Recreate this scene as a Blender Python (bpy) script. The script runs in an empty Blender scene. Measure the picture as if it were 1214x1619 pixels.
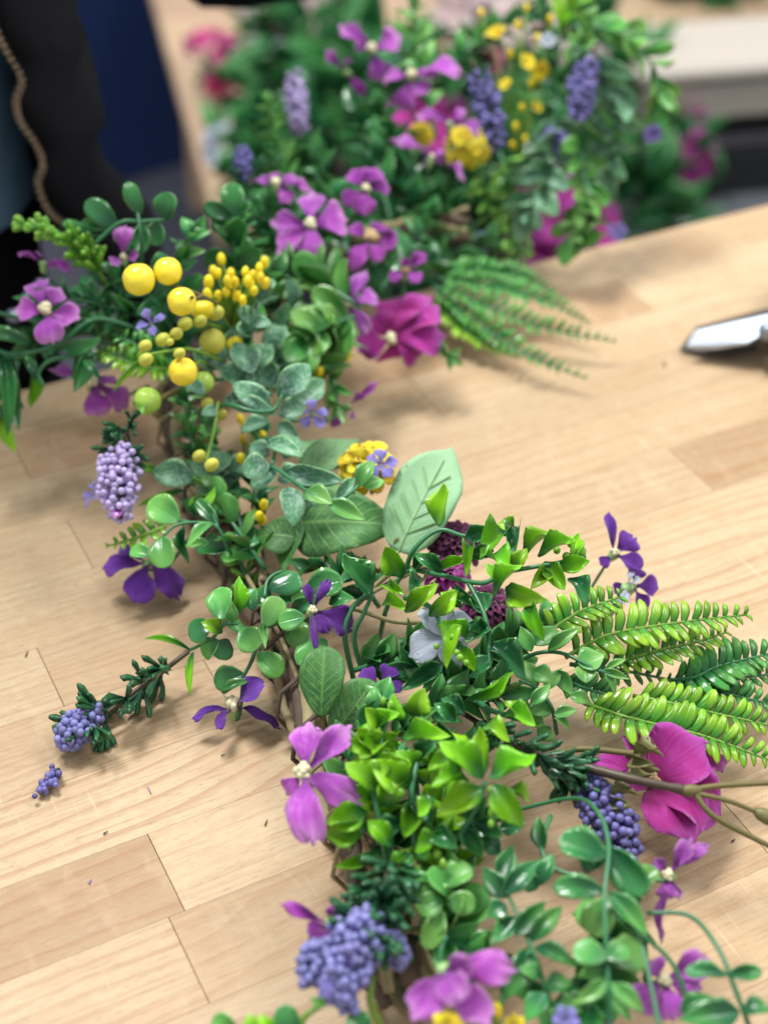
import bpy, bmesh, math, random
from mathutils import Vector, Matrix, noise

scene = bpy.context.scene
COL = scene.collection
# ------------------------------------------------------------------ camera
H = 0.45                       # lens height above the table top (metres)
F, CX, CY = 2340.0, 607.0, 809.5
_d1 = Vector((5693.0, -1755.5, F)).normalized()      # plank direction, seen from the lens (right, down, forward)
_d2 = Vector((-1546.0, -1896.5, F)).normalized()
UPI = Vector((0.01522566, -0.78169207, -0.62347869))
_d2 = UPI.cross(_d1)
if _d2.z < 0: _d2 = -_d2
RIGHT = Vector((_d1.x, _d2.x, UPI.x)).normalized()
DOWN = Vector((_d1.y, _d2.y, UPI.y)).normalized()
FWD = Vector((_d1.z, _d2.z, UPI.z)).normalized()
CAM = Vector((0, 0, H))
cd = bpy.data.cameras.new('camera')
cam = bpy.data.objects.new('camera', cd); COL.objects.link(cam)
rot = Matrix((RIGHT, -DOWN, -FWD)).transposed()
cam.matrix_world = Matrix.Translation(CAM) @ rot.to_4x4()
cd.sensor_fit = 'VERTICAL'; cd.sensor_height = 36.0; cd.lens = 36.0 * F / 1619.0
cd.clip_start = 0.02; cd.clip_end = 60
cd.dof.use_dof = True; cd.dof.focus_distance = 0.582; cd.dof.aperture_fstop = 5.3; cd.dof.aperture_blades = 0
scene.camera = cam
# ------------------------------------------------------------------ light: even ceiling light of a workroom
w = bpy.data.worlds.new('World'); scene.world = w; w.use_nodes = True
bg = w.node_tree.nodes['Background']; bg.inputs[0].default_value = (0.93, 0.97, 1.0, 1); bg.inputs[1].default_value = 0.54
def area(name, loc, target, sx, sy, power, col):
    l = bpy.data.lights.new(name, 'AREA'); l.shape = 'RECTANGLE'; l.size = sx; l.size_y = sy; l.energy = power; l.color = col
    o = bpy.data.objects.new(name, l); COL.objects.link(o); o.location = loc
    o.rotation_euler = (Vector(target) - Vector(loc)).to_track_quat('-Z', 'Y').to_euler()
area('ceiling_light', (0.0, 1.35, 2.1), (0.3, 0.4, 0), 0.8, 0.4, 52, (1.0, 0.995, 0.98))
area('ceiling_light', (1.5, 0.3, 1.95), (0.3, 0.45, 0), 1.2, 0.6, 19, (1.0, 0.98, 0.95))
area('ceiling_light', (1.6, 3.2, 1.6), (1.0, 2.2, -0.7), 1.4, 0.6, 13, (1.0, 0.98, 0.95))
scene.view_settings.view_transform = 'Standard'; scene.view_settings.look = 'None'
scene.view_settings.exposure = 0.42; scene.view_settings.gamma = 1.0
scene.view_settings.use_curve_mapping = False
scene.cycles.use_denoising = True
scene.cycles.max_bounces = 8

# ------------------------------------------------------------------ placing helpers
def ray(px, py):
    return RIGHT * ((px - CX) / F) + DOWN * ((py - CY) / F) + FWD
def P(px, py, q):
    """world point seen at (px,py): q below 30 is height above the table in cm, above 30 distance in cm"""
    r = ray(px, py)
    t = q / 100.0 if q > 30 else (q / 100.0 - H) / r.z
    return CAM + r * t
def onv(px, py, v):
    r = ray(px, py); return CAM + r * (v / r.y)
def dep(p): return (p - CAM).dot(FWD)
def m_px(n, p): return n * dep(p) / F
def cdir(r, u, t): return (RIGHT * r - DOWN * u - FWD * t).normalized()
_seed = [11]
def RNG():
    _seed[0] += 1; return random.Random(_seed[0] * 7919)

# ------------------------------------------------------------------ node helpers
class NT:
    def __init__(s, name):
        s.m = bpy.data.materials.new(name); s.m.use_nodes = True; s.t = s.m.node_tree
        s.b = s.t.nodes['Principled BSDF']; s.out = s.t.nodes['Material Output']
    def n(s, typ, **kw):
        nd = s.t.nodes.new(typ)
        for k, v in kw.items():
            if k.startswith('i_'):
                key = k[2:]; key = int(key) if key.isdigit() else key.replace('_', ' ')
                inp = nd.inputs[key]
                if hasattr(v, 'is_linked'): s.t.links.new(v, inp)
                else: inp.default_value = v
            else: setattr(nd, k, v)
        return nd
    def l(s, a, b): s.t.links.new(a, b)
    def math(s, op, a, b=0.0, c=0.0, clamp=False):
        nd = s.t.nodes.new('ShaderNodeMath'); nd.operation = op; nd.use_clamp = clamp
        for i, v in enumerate((a, b, c)):
            if hasattr(v, 'is_linked'): s.l(v, nd.inputs[i])
            else: nd.inputs[i].default_value = v
        return nd.outputs[0]
    def mix(s, f, a, b, mode='MIX'):
        nd = s.t.nodes.new('ShaderNodeMix'); nd.data_type = 'RGBA'; nd.blend_type = mode
        for i, v in ((0, f), (6, a), (7, b)):
            if hasattr(v, 'is_linked'): s.l(v, nd.inputs[i])
            else: nd.inputs[i].default_value = (*v, 1) if isinstance(v, tuple) and len(v) == 3 else v
        return nd.outputs[2]
    def ss(s, x, a, b):
        nd = s.n('ShaderNodeMapRange', interpolation_type='SMOOTHSTEP'); s.l(x, nd.inputs[0])
        nd.inputs[1].default_value = a; nd.inputs[2].default_value = b; return nd.outputs[0]
    def vary(s, col, hue=.02, val=.2):
        oi = s.n('ShaderNodeObjectInfo')
        h = s.math('MULTIPLY_ADD', oi.outputs['Random'], hue * 2, .5 - hue)
        r2 = s.math('FRACT', s.math('MULTIPLY', oi.outputs['Random'], 37.7))
        v = s.math('MULTIPLY_ADD', r2, val * 2, 1 - val)
        hs = s.n('ShaderNodeHueSaturation'); s.l(h, hs.inputs['Hue']); s.l(v, hs.inputs['Value']); s.l(col, hs.inputs['Color'])
        return hs.outputs[0]
    def finish(s, col, rough=.5, trans=0.0, bump=None, bstr=.2, bdist=.0004, spec=.5, sheen=0):
        s.l(col, s.b.inputs['Base Color'])
        if hasattr(rough, 'is_linked'): s.l(rough, s.b.inputs['Roughness'])
        else: s.b.inputs['Roughness'].default_value = rough
        s.b.inputs['Specular IOR Level'].default_value = spec
        if sheen: s.b.inputs['Sheen Weight'].default_value = sheen
        nrm = None
        if bump is not None:
            b = s.n('ShaderNodeBump', i_Strength=bstr, i_Distance=bdist); s.l(bump, b.inputs['Height']); nrm = b.outputs[0]
            s.l(nrm, s.b.inputs['Normal'])
        if trans:
            tr = s.n('ShaderNodeBsdfTranslucent'); s.l(col, tr.inputs[0])
            mx = s.n('ShaderNodeMixShader', i_0=trans); s.l(s.b.outputs[0], mx.inputs[1]); s.l(tr.outputs[0], mx.inputs[2])
            s.l(mx.outputs[0], s.out.inputs[0])
        return s.m

M = {}
def uvs(k):
    uv = k.n('ShaderNodeTexCoord').outputs['UV']; sp = k.n('ShaderNodeSeparateXYZ'); k.l(uv, sp.inputs[0])
    s2 = k.math('ABSOLUTE', k.math('MULTIPLY_ADD', sp.outputs[0], 2.0, -1.0))
    return sp.outputs[0], sp.outputs[1], s2, uv
def objco(k, scale, det=3.0):
    oi = k.n('ShaderNodeObjectInfo'); tc = k.n('ShaderNodeTexCoord')
    ad = k.n('ShaderNodeVectorMath', operation='MULTIPLY_ADD'); k.l(tc.outputs['Object'], ad.inputs[0])
    ad.inputs[1].default_value = (1, 1, 1)
    cb = k.n('ShaderNodeCombineXYZ'); rr = k.math('MULTIPLY', oi.outputs['Random'], 31.0)
    for i in range(3): k.l(rr, cb.inputs[i])
    k.l(cb.outputs[0], ad.inputs[2])
    nz = k.n('ShaderNodeTexNoise', i_Scale=scale, i_Detail=det); k.l(ad.outputs[0], nz.inputs['Vector'])
    return nz.outputs['Fac'], ad.outputs[0]
def leaf_mat(name, base, tip, rough=.3, edge=None, vein=None, frost=0.0, trans=.18, a=.15, b=.8, hue=.012, val=.18, veinw=.05):
    k = NT(name); u, v, s2, uv = uvs(k)
    nz, co = objco(k, 2.2)
    vv = k.math('MULTIPLY_ADD', nz, .35, k.math('SUBTRACT', v, .17))
    col = k.mix(k.ss(vv, a, b), base, tip)
    if edge: col = k.mix(k.math('MULTIPLY', k.ss(s2, .72, 1.0), .75), col, edge)
    bump = None
    mid = k.math('SUBTRACT', 1.0, k.ss(s2, 0.0, .09))
    if vein:
        # herringbone side veins from the midrib
        ph = k.math('MULTIPLY', k.math('SUBTRACT', v, k.math('MULTIPLY', s2, .28)), 8.0)
        fr = k.math('ABSOLUTE', k.math('SUBTRACT', k.math('FRACT', ph), .5))
        wob = k.n('ShaderNodeTexNoise', i_Scale=9.0, i_Detail=3.0); k.l(uv, wob.inputs['Vector'])
        fr = k.math('ADD', fr, k.math('MULTIPLY_ADD', wob.outputs['Fac'], .22, -.11))
        side = k.math('SUBTRACT', 1.0, k.ss(fr, 0.0, veinw * 2.2))
        blot = k.n('ShaderNodeTexNoise', i_Scale=7.0, i_Detail=6.0, i_Roughness=.7); k.l(co, blot.inputs['Vector'])
        col = k.mix(k.math('MULTIPLY', k.ss(blot.outputs['Fac'], .4, .7), .45), col, vein)
        vo = k.n('ShaderNodeTexVoronoi', feature='DISTANCE_TO_EDGE', i_Scale=16.0); k.l(uv, vo.inputs['Vector'])
        net = k.math('MULTIPLY', k.math('SUBTRACT', 1.0, k.ss(vo.outputs['Distance'], 0.0, .06)), .35)
        fade = k.math('SUBTRACT', 1.0, k.ss(s2, .6, .98))
        ve = k.math('MAXIMUM', k.math('MULTIPLY', k.math('MAXIMUM', side, net), fade), k.math('MULTIPLY', mid, .9))
        col = k.mix(k.math('MULTIPLY', ve, .8), col, vein)
        bump = ve
    elif not frost:
        col = k.mix(k.math('MULTIPLY', mid, .25), col, tip); bump = k.math('MULTIPLY_ADD', mid, -.7, k.math('MULTIPLY', nz, .4))
    ro = rough
    if frost:
        f1 = k.n('ShaderNodeTexNoise', i_Scale=9.0, i_Detail=8.0, i_Roughness=.75); k.l(co, f1.inputs['Vector'])
        fm = k.math('MULTIPLY', k.ss(f1.outputs['Fac'], .44, .68), frost)
        col = k.mix(fm, col, (.55, .66, .57)); ro = k.math('MULTIPLY_ADD', fm, .5, rough); bump = f1.outputs['Fac']
    # dust specks
    sp = k.n('ShaderNodeTexNoise', i_Scale=22.0, i_Detail=2.0); k.l(co, sp.inputs['Vector'])
    col = k.mix(k.math('MULTIPLY', k.ss(sp.outputs['Fac'], .68, .78), .22), col, (.55, .62, .5))
    col = k.vary(col, hue, val)
    M[name] = k.finish(col, ro, trans, bump, .35, .0005)
leaf_mat('lime_leaf', (.02, .17, .035), (.25, .58, .022), .28, trans=.30, a=.0, b=.62, hue=.016, val=.26)
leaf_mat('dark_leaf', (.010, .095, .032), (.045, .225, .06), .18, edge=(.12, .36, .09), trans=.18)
leaf_mat('jade_leaf', (.06, .25, .055), (.15, .42, .085), .27, edge=(.24, .45, .13), trans=.2, val=.3, hue=.02)
leaf_mat('dusty_leaf', (.03, .16, .08), (.08, .29, .125), .34, edge=(.26, .52, .2), frost=.62, trans=.15)
leaf_mat('boxwood_leaf', (.02, .15, .045), (.085, .31, .06), .27, edge=(.11, .31, .09), trans=.16, val=.3, hue=.02)
leaf_mat('fern_leaf', (.05, .24, .02), (.27, .50, .025), .2, trans=.16, a=.1, b=.9, val=.25)
leaf_mat('dark_fern_leaf', (.02, .15, .03), (.08, .32, .05), .22, trans=.14, val=.25)
leaf_mat('fresh_leaf', (.08, .30, .055), (.20, .47, .10), .3, edge=(.25, .5, .2), trans=.22)
leaf_mat('ivy_leaf', (.022, .13, .03), (.05, .21, .045), .55, vein=(.22, .42, .11), trans=.12, edge=(.10, .22, .07), val=.12)
leaf_mat('ivy_dark_leaf', (.012, .085, .014), (.03, .15, .02), .5, vein=(.15, .33, .06), trans=.12, edge=(.08, .2, .05), val=.12)
leaf_mat('pale_leaf', (.20, .42, .20), (.30, .54, .30), .75, vein=(.34, .55, .34), trans=.2, val=.06)
leaf_mat('sage_leaf', (.08, .22, .08), (.13, .30, .12), .6, vein=(.2, .4, .17), trans=.15, val=.1)
leaf_mat('needle_leaf', (.012, .07, .035), (.03, .13, .05), .3, trans=.05, val=.25)
leaf_mat('green_needle', (.06, .24, .03), (.20, .45, .05), .35, trans=.1, val=.2)
def petal_mat(name, base, mid, tip, rough=.7, trans=.3, val=.12, hue=.01, a=.55):
    k = NT(name); u, v, s2, uv = uvs(k)
    nz, co = objco(k, 1.6)
    vv = k.math('MULTIPLY_ADD', nz, .3, k.math('SUBTRACT', v, .15))
    col = k.mix(k.ss(vv, 0.0, a), base, mid)
    rim = k.math('MAXIMUM', k.ss(vv, .68, 1.02), k.math('MULTIPLY', k.ss(s2, .72, 1.05), k.ss(v, .3, .7)))
    col = k.mix(rim, col, tip)
    # fan of fine creases
    blo = k.n('ShaderNodeTexNoise', i_Scale=3.5, i_Detail=5.0, i_Roughness=.65); k.l(co, blo.inputs['Vector'])
    col = k.mix(k.math('MULTIPLY', k.ss(blo.outputs['Fac'], .48, .7), .4), col, tip)
    fan = k.math('DIVIDE', k.math('SUBTRACT', u, .5), k.math('ADD', v, .35))
    wv = k.n('ShaderNodeTexNoise', i_Scale=16.0, i_Detail=3.0, noise_dimensions='1D'); k.l(fan, wv.inputs['W'])
    col = k.mix(k.math('MULTIPLY', k.ss(wv.outputs['Fac'], .48, .68), .45), col, base)
    weave = k.n('ShaderNodeTexNoise', i_Scale=60.0, i_Detail=2.0); k.l(co, weave.inputs['Vector'])
    col = k.vary(col, hue, val)
    bm = k.math('MULTIPLY_ADD', weave.outputs['Fac'], .25, wv.outputs['Fac'])
    M[name] = k.finish(col, rough, trans, bm, .7, .0006, .2, .3)
petal_mat('orchid_petal', (.27, .03, .36), (.46, .09, .52), (.70, .32, .70))
petal_mat('violet_petal', (.085, .014, .20), (.13, .026, .30), (.20, .06, .42), val=.15)
petal_mat('magenta_petal', (.34, .012, .18), (.46, .03, .30), (.52, .09, .48), val=.15)
petal_mat('plum_petal', (.18, .015, .20), (.32, .04, .36), (.52, .14, .54), val=.2)
petal_mat('burgundy_petal', (.07, .006, .04), (.14, .012, .08), (.20, .03, .13), val=.25)
petal_mat('yellow_petal', (.90, .66, .01), (.94, .77, .03), (.95, .82, .06), val=.12)
petal_mat('periwinkle_petal', (.30, .26, .62), (.30, .25, .68), (.40, .36, .80), val=.1)
petal_mat('white_petal', (.55, .60, .72), (.62, .68, .80), (.72, .76, .84), val=.06)
petal_mat('pink_petal', (.50, .02, .20), (.75, .05, .32), (.8, .2, .42))
petal_mat('blush_petal', (.55, .35, .35), (.65, .5, .5), (.7, .62, .6))
def plain(name, col, rough=.5, metal=0.0, noise_s=0, amt=.2, val=.1, spec=.5, bump=0, bscale=None, trans=0):
    k = NT(name)
    if noise_s:
        nz, co = objco(k, noise_s, 5.0)
        c = k.mix(nz, tuple(x * (1 - amt) for x in col), tuple(min(1, x * (1 + amt)) for x in col))
    else:
        r = k.n('ShaderNodeRGB'); r.outputs[0].default_value = (*col, 1); c = r.outputs[0]; nz = None
    c = k.vary(c, .008, val)
    M[name] = k.finish(c, rough, trans, nz if bump else None, bump, .001, spec)
    k.b.inputs['Metallic'].default_value = metal
plain('stem_green', (.03, .16, .06), .35, noise_s=60, val=.2)
plain('stem_dark', (.012, .06, .03), .3, noise_s=60)
plain('stem_lime', (.16, .30, .03), .4, noise_s=50)
plain('stem_olive', (.13, .11, .03), .5, noise_s=60)
plain('stem_brown', (.075, .05, .03), .45, noise_s=80, bump=.3)
plain('vine_brown', (.085, .055, .038), .8, noise_s=120, amt=.5, bump=.6)
plain('vine_straw', (.27, .22, .11), .75, noise_s=120, amt=.4, bump=.5)
plain('vine_green', (.12, .13, .06), .7, noise_s=120, amt=.4, bump=.5)
plain('yellow_berry', (.94, .72, .045), .18, noise_s=3, amt=.06, val=.05)
plain('green_berry', (.42, .60, .09), .22, noise_s=3, amt=.06, val=.05)
plain('yellow_bud', (.90, .68, .015), .4, noise_s=80, amt=.15, val=.12)
plain('olive_bud', (.50, .50, .06), .5, noise_s=120, amt=.25, val=.15)
plain('lavender_bead', (.20, .20, .46), .55, noise_s=300, amt=.25, val=.3)
plain('lilac_bead', (.47, .38, .66), .55, noise_s=300, amt=.2, val=.25)
plain('indigo_bead', (.13, .12, .33), .5, noise_s=300, amt=.25, val=.3)
plain('cream_stamen', (.70, .66, .42), .6, noise_s=200, amt=.15)
plain('tan_stamen', (.55, .40, .20), .6, noise_s=200, amt=.3)
plain('lime_bud', (.20, .42, .04), .25, noise_s=60)
plain('pale_calyx', (.30, .47, .18), .35, noise_s=60)
plain('olive_calyx', (.16, .15, .05), .5, noise_s=90)
plain('jacket_cloth', (.006, .006, .009), .85, noise_s=40, amt=.4, spec=.2, bump=.3)
plain('zipper_brass', (.34, .24, .15), .45, metal=.3, val=.15)
plain('denim', (.22, .40, .62), .9, noise_s=60, amt=.4, spec=.2, bump=.3)
plain('shirt_cloth', (.02, .03, .05), .9)
plain('skin', (.55, .33, .24), .5)
plain('hair', (.03, .02, .015), .6)
plain('navy_plastic', (.005, .022, .085), .45)
plain('floor_concrete', (.05, .055, .075), .7, noise_s=5, amt=.2)
plain('pale_wood', (.50, .34, .22), .6, noise_s=14, amt=.15)
plain('blade_steel', (.60, .68, .78), .5, metal=.7, val=0)
plain('dark_grip', (.03, .02, .015), .5)
plain('grey_grip', (.10, .11, .12), .4)
plain('black_shelf', (.008, .008, .012), .5)
plain('cream_box', (.46, .42, .36), .7, noise_s=6, amt=.05)
plain('grey_metal', (.25, .27, .30), .4, metal=.6)
plain('debris_dark', (.04, .03, .02), .8)
plain('debris_pink', (.5, .12, .35), .7)
plain('debris_blue', (.25, .2, .5), .7)
plain('pot_white', (.6, .6, .6), .4)

def wood_mat():
    k = NT('butcher_block_wood')
    at = k.n('ShaderNodeAttribute', attribute_type='OBJECT', attribute_name='tone')
    fg = k.n('ShaderNodeAttribute', attribute_type='OBJECT', attribute_name='figure')
    oi = k.n('ShaderNodeObjectInfo'); tc = k.n('ShaderNodeTexCoord')
    cb = k.n('ShaderNodeCombineXYZ'); r = k.math('MULTIPLY', oi.outputs['Random'], 57.0)
    r2 = k.math('MULTIPLY', k.math('FRACT', k.math('MULTIPLY', oi.outputs['Random'], 91.7)), 23.0)
    k.l(r, cb.inputs[0]); k.l(r2, cb.inputs[1]); k.l(r, cb.inputs[2])
    ad = k.n('ShaderNodeVectorMath', operation='ADD'); k.l(tc.outputs['Object'], ad.inputs[0]); k.l(cb.outputs[0], ad.inputs[1])
    def mapped(sx, sy, sz):
        mp = k.n('ShaderNodeMapping'); mp.inputs['Scale'].default_value = (sx, sy, sz); k.l(ad.outputs[0], mp.inputs[0]); return mp.outputs[0]
    def nz(vec, scale, det=4.0, ro=.55, dist=0.0):
        n = k.n('ShaderNodeTexNoise', i_Scale=scale, i_Detail=det, i_Roughness=ro, i_Distortion=dist); k.l(vec, n.inputs['Vector']); return n.outputs['Fac']
    broad = nz(mapped(5, 22, 22), 1.0, 3)
    ring_w = nz(mapped(3.2, 16, 16), 1.0, 2, .4)
    ring = k.math('MULTIPLY_ADD', ring_w, 9.0, 0.0)
    spy = k.n('ShaderNodeSeparateXYZ'); k.l(ad.outputs[0], spy.inputs[0])
    ring = k.math('ADD', ring, k.math('MULTIPLY', spy.outputs[1], 130.0))
    rg = k.math('FRACT', ring)                                   # growth rings, sharp on one side
    rg = k.math('MULTIPLY', k.ss(rg, .55, .97), k.math('SUBTRACT', 1.0, k.ss(rg, .97, 1.0)))
    fine = nz(mapped(16, 560, 560), 1.0, 3, .6)
    pore = nz(mapped(240, 1500, 1500), 1.0, 2, .6)
    flame = nz(mapped(90, 30, 30), 1.0, 3, .6, .6)
    fleck = nz(mapped(150, 800, 800), 1.0, 2, .5)
    mott = nz(mapped(38, 60, 60), 1.0, 5, .65, .4)
    light = (.50, .372, .228); dark = (.30, .178, .09)
    col = k.mix(k.ss(at.outputs['Fac'], 0.0, 1.0), light, dark)
    col = k.mix(k.math('MULTIPLY', k.ss(broad, .35, .7), .45), col, (.42, .275, .15))
    figv = k.math('MULTIPLY', rg, fg.outputs['Fac'])
    col = k.mix(k.math('MULTIPLY', figv, .9), col, (.34, .19, .09))
    col = k.mix(k.math('MULTIPLY', k.ss(fine, .48, .68), .48), col, (.36, .21, .11))
    col = k.mix(k.math('MULTIPLY', k.ss(flame, .5, .75), .22), col, (.62, .47, .31))
    col = k.mix(k.math('MULTIPLY', k.ss(pore, .60, .74), .5), col, (.25, .14, .08))
    col = k.mix(k.math('MULTIPLY', k.ss(fleck, .54, .70), .26), col, (.28, .165, .08))
    col = k.mix(k.math('MULTIPLY', k.ss(fleck, .46, .30), .12), col, (.60, .46, .30))
    col = k.mix(k.math('MULTIPLY', k.ss(mott, .5, .72), .32), col, (.38, .24, .12))
    stain = nz(mapped(9, 11, 11), 1.0, 4, .6, .5)
    col = k.mix(k.math('MULTIPLY', k.ss(stain, .56, .74), .45), col, (.42, .25, .13))
    ink = nz(mapped(30, 55, 55), 1.0, 4, .65, 1.0)
    col = k.mix(k.math('MULTIPLY', k.ss(ink, .67, .78), .34), col, (.20, .18, .20))
    # thin scratches across the grain
    tcw = k.n('ShaderNodeNewGeometry')
    sc_m = k.n('ShaderNodeMapping'); sc_m.inputs['Scale'].default_value = (420, 22, 1); sc_m.inputs['Rotation'].default_value = (0, 0, .35); k.l(tcw.outputs['Position'], sc_m.inputs[0])
    scn = k.n('ShaderNodeTexNoise', i_Scale=1.0, i_Detail=1.0); k.l(sc_m.outputs[0], scn.inputs['Vector'])
    msk = k.n('ShaderNodeTexNoise', i_Scale=14.0, i_Detail=2.0); k.l(tcw.outputs['Position'], msk.inputs['Vector'])
    scr = k.math('MULTIPLY', k.ss(scn.outputs['Fac'], .66, .76), k.ss(msk.outputs['Fac'], .50, .64))
    col = k.mix(k.math('MULTIPLY', scr, .18), col, (.82, .70, .52))
    hs = k.n('ShaderNodeHueSaturation'); k.l(col, hs.inputs['Color'])
    k.l(k.math('MULTIPLY_ADD', k.math('FRACT', k.math('MULTIPLY', oi.outputs['Random'], 13.3)), .16, .92), hs.inputs['Value'])
    bump = k.math('ADD', k.math('MULTIPLY', fine, .6), k.math('MULTIPLY', pore, .8))
    rough = k.math('MULTIPLY_ADD', broad, .2, .42)
    M['wood'] = k.finish(hs.outputs[0], rough, 0, bump, .25, .0004, .35)
wood_mat()

# ------------------------------------------------------------------ object helpers
def link(name, data, parent=None, mw=None, mat=None):
    o = bpy.data.objects.new(name, data); COL.objects.link(o)
    mw = mw or Matrix.Identity(4)
    if parent is not None:
        o.parent = parent
        o.matrix_basis = ABS[parent.name].inverted() @ mw
    else: o.matrix_basis = mw
    ABS[o.name] = mw.copy()
    if mat and data is not None and not data.materials: data.materials.append(M[mat])
    return o
ABS = {}
def tag(o, label, cat, group=None, kind=None):
    if label: o['label'] = label
    if cat: o['category'] = cat
    if group: o['group'] = group
    if kind: o['kind'] = kind
    return o
def thing(name, label, cat, loc, group=None):
    o = link(name, None, None, Matrix.Translation(loc)); o.empty_display_size = .01
    return tag(o, label, cat, group)
def mesh_of(name, verts, faces, smooth=True, uv=None):
    me = bpy.data.meshes.new(name); me.from_pydata([tuple(v) for v in verts], [], faces)
    if smooth: me.polygons.foreach_set('use_smooth', [True] * len(me.polygons))
    if uv:
        l = me.uv_layers.new(name='UVMap')
        for lp in me.loops: l.data[lp.index].uv = uv[lp.vertex_index]
    me.update(); return me
def bm_mesh(name, bm, smooth=True):
    me = bpy.data.meshes.new(name); bm.to_mesh(me); bm.free()
    if smooth: me.polygons.foreach_set('use_smooth', [True] * len(me.polygons))
    return me
def catmull(pts, n=6):
    pts = [Vector(p) for p in pts]
    if len(pts) == 2: return [pts[0].lerp(pts[1], i / n) for i in range(n + 1)]
    e = [pts[0] * 2 - pts[1]] + pts + [pts[-1] * 2 - pts[-2]]
    out = []
    for i in range(1, len(e) - 2):
        a, b, c, d = e[i - 1], e[i], e[i + 1], e[i + 2]
        for j in range(n):
            t = j / n
            out.append(.5 * (2 * b + (c - a) * t + (2 * a - 5 * b + 4 * c - d) * t * t + (3 * b - a - 3 * c + d) * t ** 3))
    out.append(pts[-1]); return out
def tube(name, pts, r0, r1, mat, parent=None, sides=6, n=6, knots=0, smoothpath=True):
    if name == 'stem': r0, r1 = r0 * .8, r1 * .8
    c = catmull(pts, n) if smoothpath else [Vector(p) for p in pts]
    vs, fs = [], []; N = len(c); prev = None
    o0 = c[0]
    for i, p in enumerate(c):
        t = (c[min(i + 1, N - 1)] - c[max(i - 1, 0)])
        if t.length < 1e-9: t = Vector((0, 0, 1))
        t.normalize()
        if prev is None:
            a = t.orthogonal().normalized()
        else:
            a = (prev - t * prev.dot(t)); a = a.normalized() if a.length > 1e-6 else t.orthogonal().normalized()
        prev = a; b = t.cross(a)
        f = i / (N - 1); r = r0 + (r1 - r0) * f
        if knots: r *= 1 + .25 * math.sin(f * knots * 6.28) ** 8 + .08 * math.sin(f * 40 + 1)
        for k in range(sides):
            an = 2 * math.pi * k / sides
            vs.append(p - o0 + (a * math.cos(an) + b * math.sin(an)) * r)
    for i in range(N - 1):
        for k in range(sides):
            k2 = (k + 1) % sides
            fs.append((i * sides + k, i * sides + k2, (i + 1) * sides + k2, (i + 1) * sides + k))
    fs.append(tuple(range(sides - 1, -1, -1))); fs.append(tuple((N - 1) * sides + k for k in range(sides)))
    return link(name, mesh_of(name, vs, fs), parent, Matrix.Translation(o0), mat)
def at_curve(c, t):
    x = max(0, min(.9999, t)) * (len(c) - 1); i = int(x); f = x - i
    p = c[i].lerp(c[i + 1], f); tg = (c[min(i + 2, len(c) - 1)] - c[max(i - 1, 0)]).normalized()
    return p, tg

# ------------------------------------------------------------------ blades: leaves, petals, leaflets
PROF = {
 'ovate': [(0, .10), (.10, .5), (.25, .9), (.38, 1), (.58, .86), (.78, .52), (.92, .2), (1, .02)],
 'boat': [(0, .12), (.08, .38), (.2, .74), (.36, 1), (.5, 1), (.68, .82), (.83, .5), (.94, .2), (1, .02)],
 'round': [(0, .14), (.1, .42), (.3, .82), (.55, 1), (.78, .92), (.93, .58), (1, .06)],
 'oval': [(0, .1), (.12, .5), (.3, .88), (.45, 1), (.65, .9), (.85, .55), (.95, .24), (1, .03)],
 'shield': [(0, .3), (.06, .6), (.2, .88), (.42, 1), (.6, .98), (.74, .8), (.87, .45), (.95, .2), (1, .02)],
 'heart': [(0, .25), (.05, .6), (.18, .95), (.32, 1), (.55, .82), (.78, .48), (.93, .17), (1, .01)],
 'petal': [(0, .13), (.18, .25), (.4, .58), (.62, .93), (.78, 1), (.90, .88), (.97, .64), (1, .40)],
 'broad': [(0, .16), (.15, .55), (.38, .92), (.6, 1), (.8, .9), (.93, .6), (1, .2)],
 'willow': [(0, .25), (.2, .7), (.45, 1), (.75, .68), (.92, .28), (1, .02)],
 'pinna': [(0, .35), (.12, .78), (.45, 1), (.78, .86), (.94, .5), (1, .12)],
 'needle': [(0, .35), (.5, .75), (.85, 1), (1, .55)],
 'strap': [(0, .3), (.4, .8), (.72, 1), (.92, .8), (1, .35)],
}
def prof(kind, v):
    c = PROF[kind]
    for (a, x), (b, y) in zip(c, c[1:]):
        if v <= b:
            f = (v - a) / (b - a); return x + (y - x) * f
    return c[-1][1]
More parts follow.
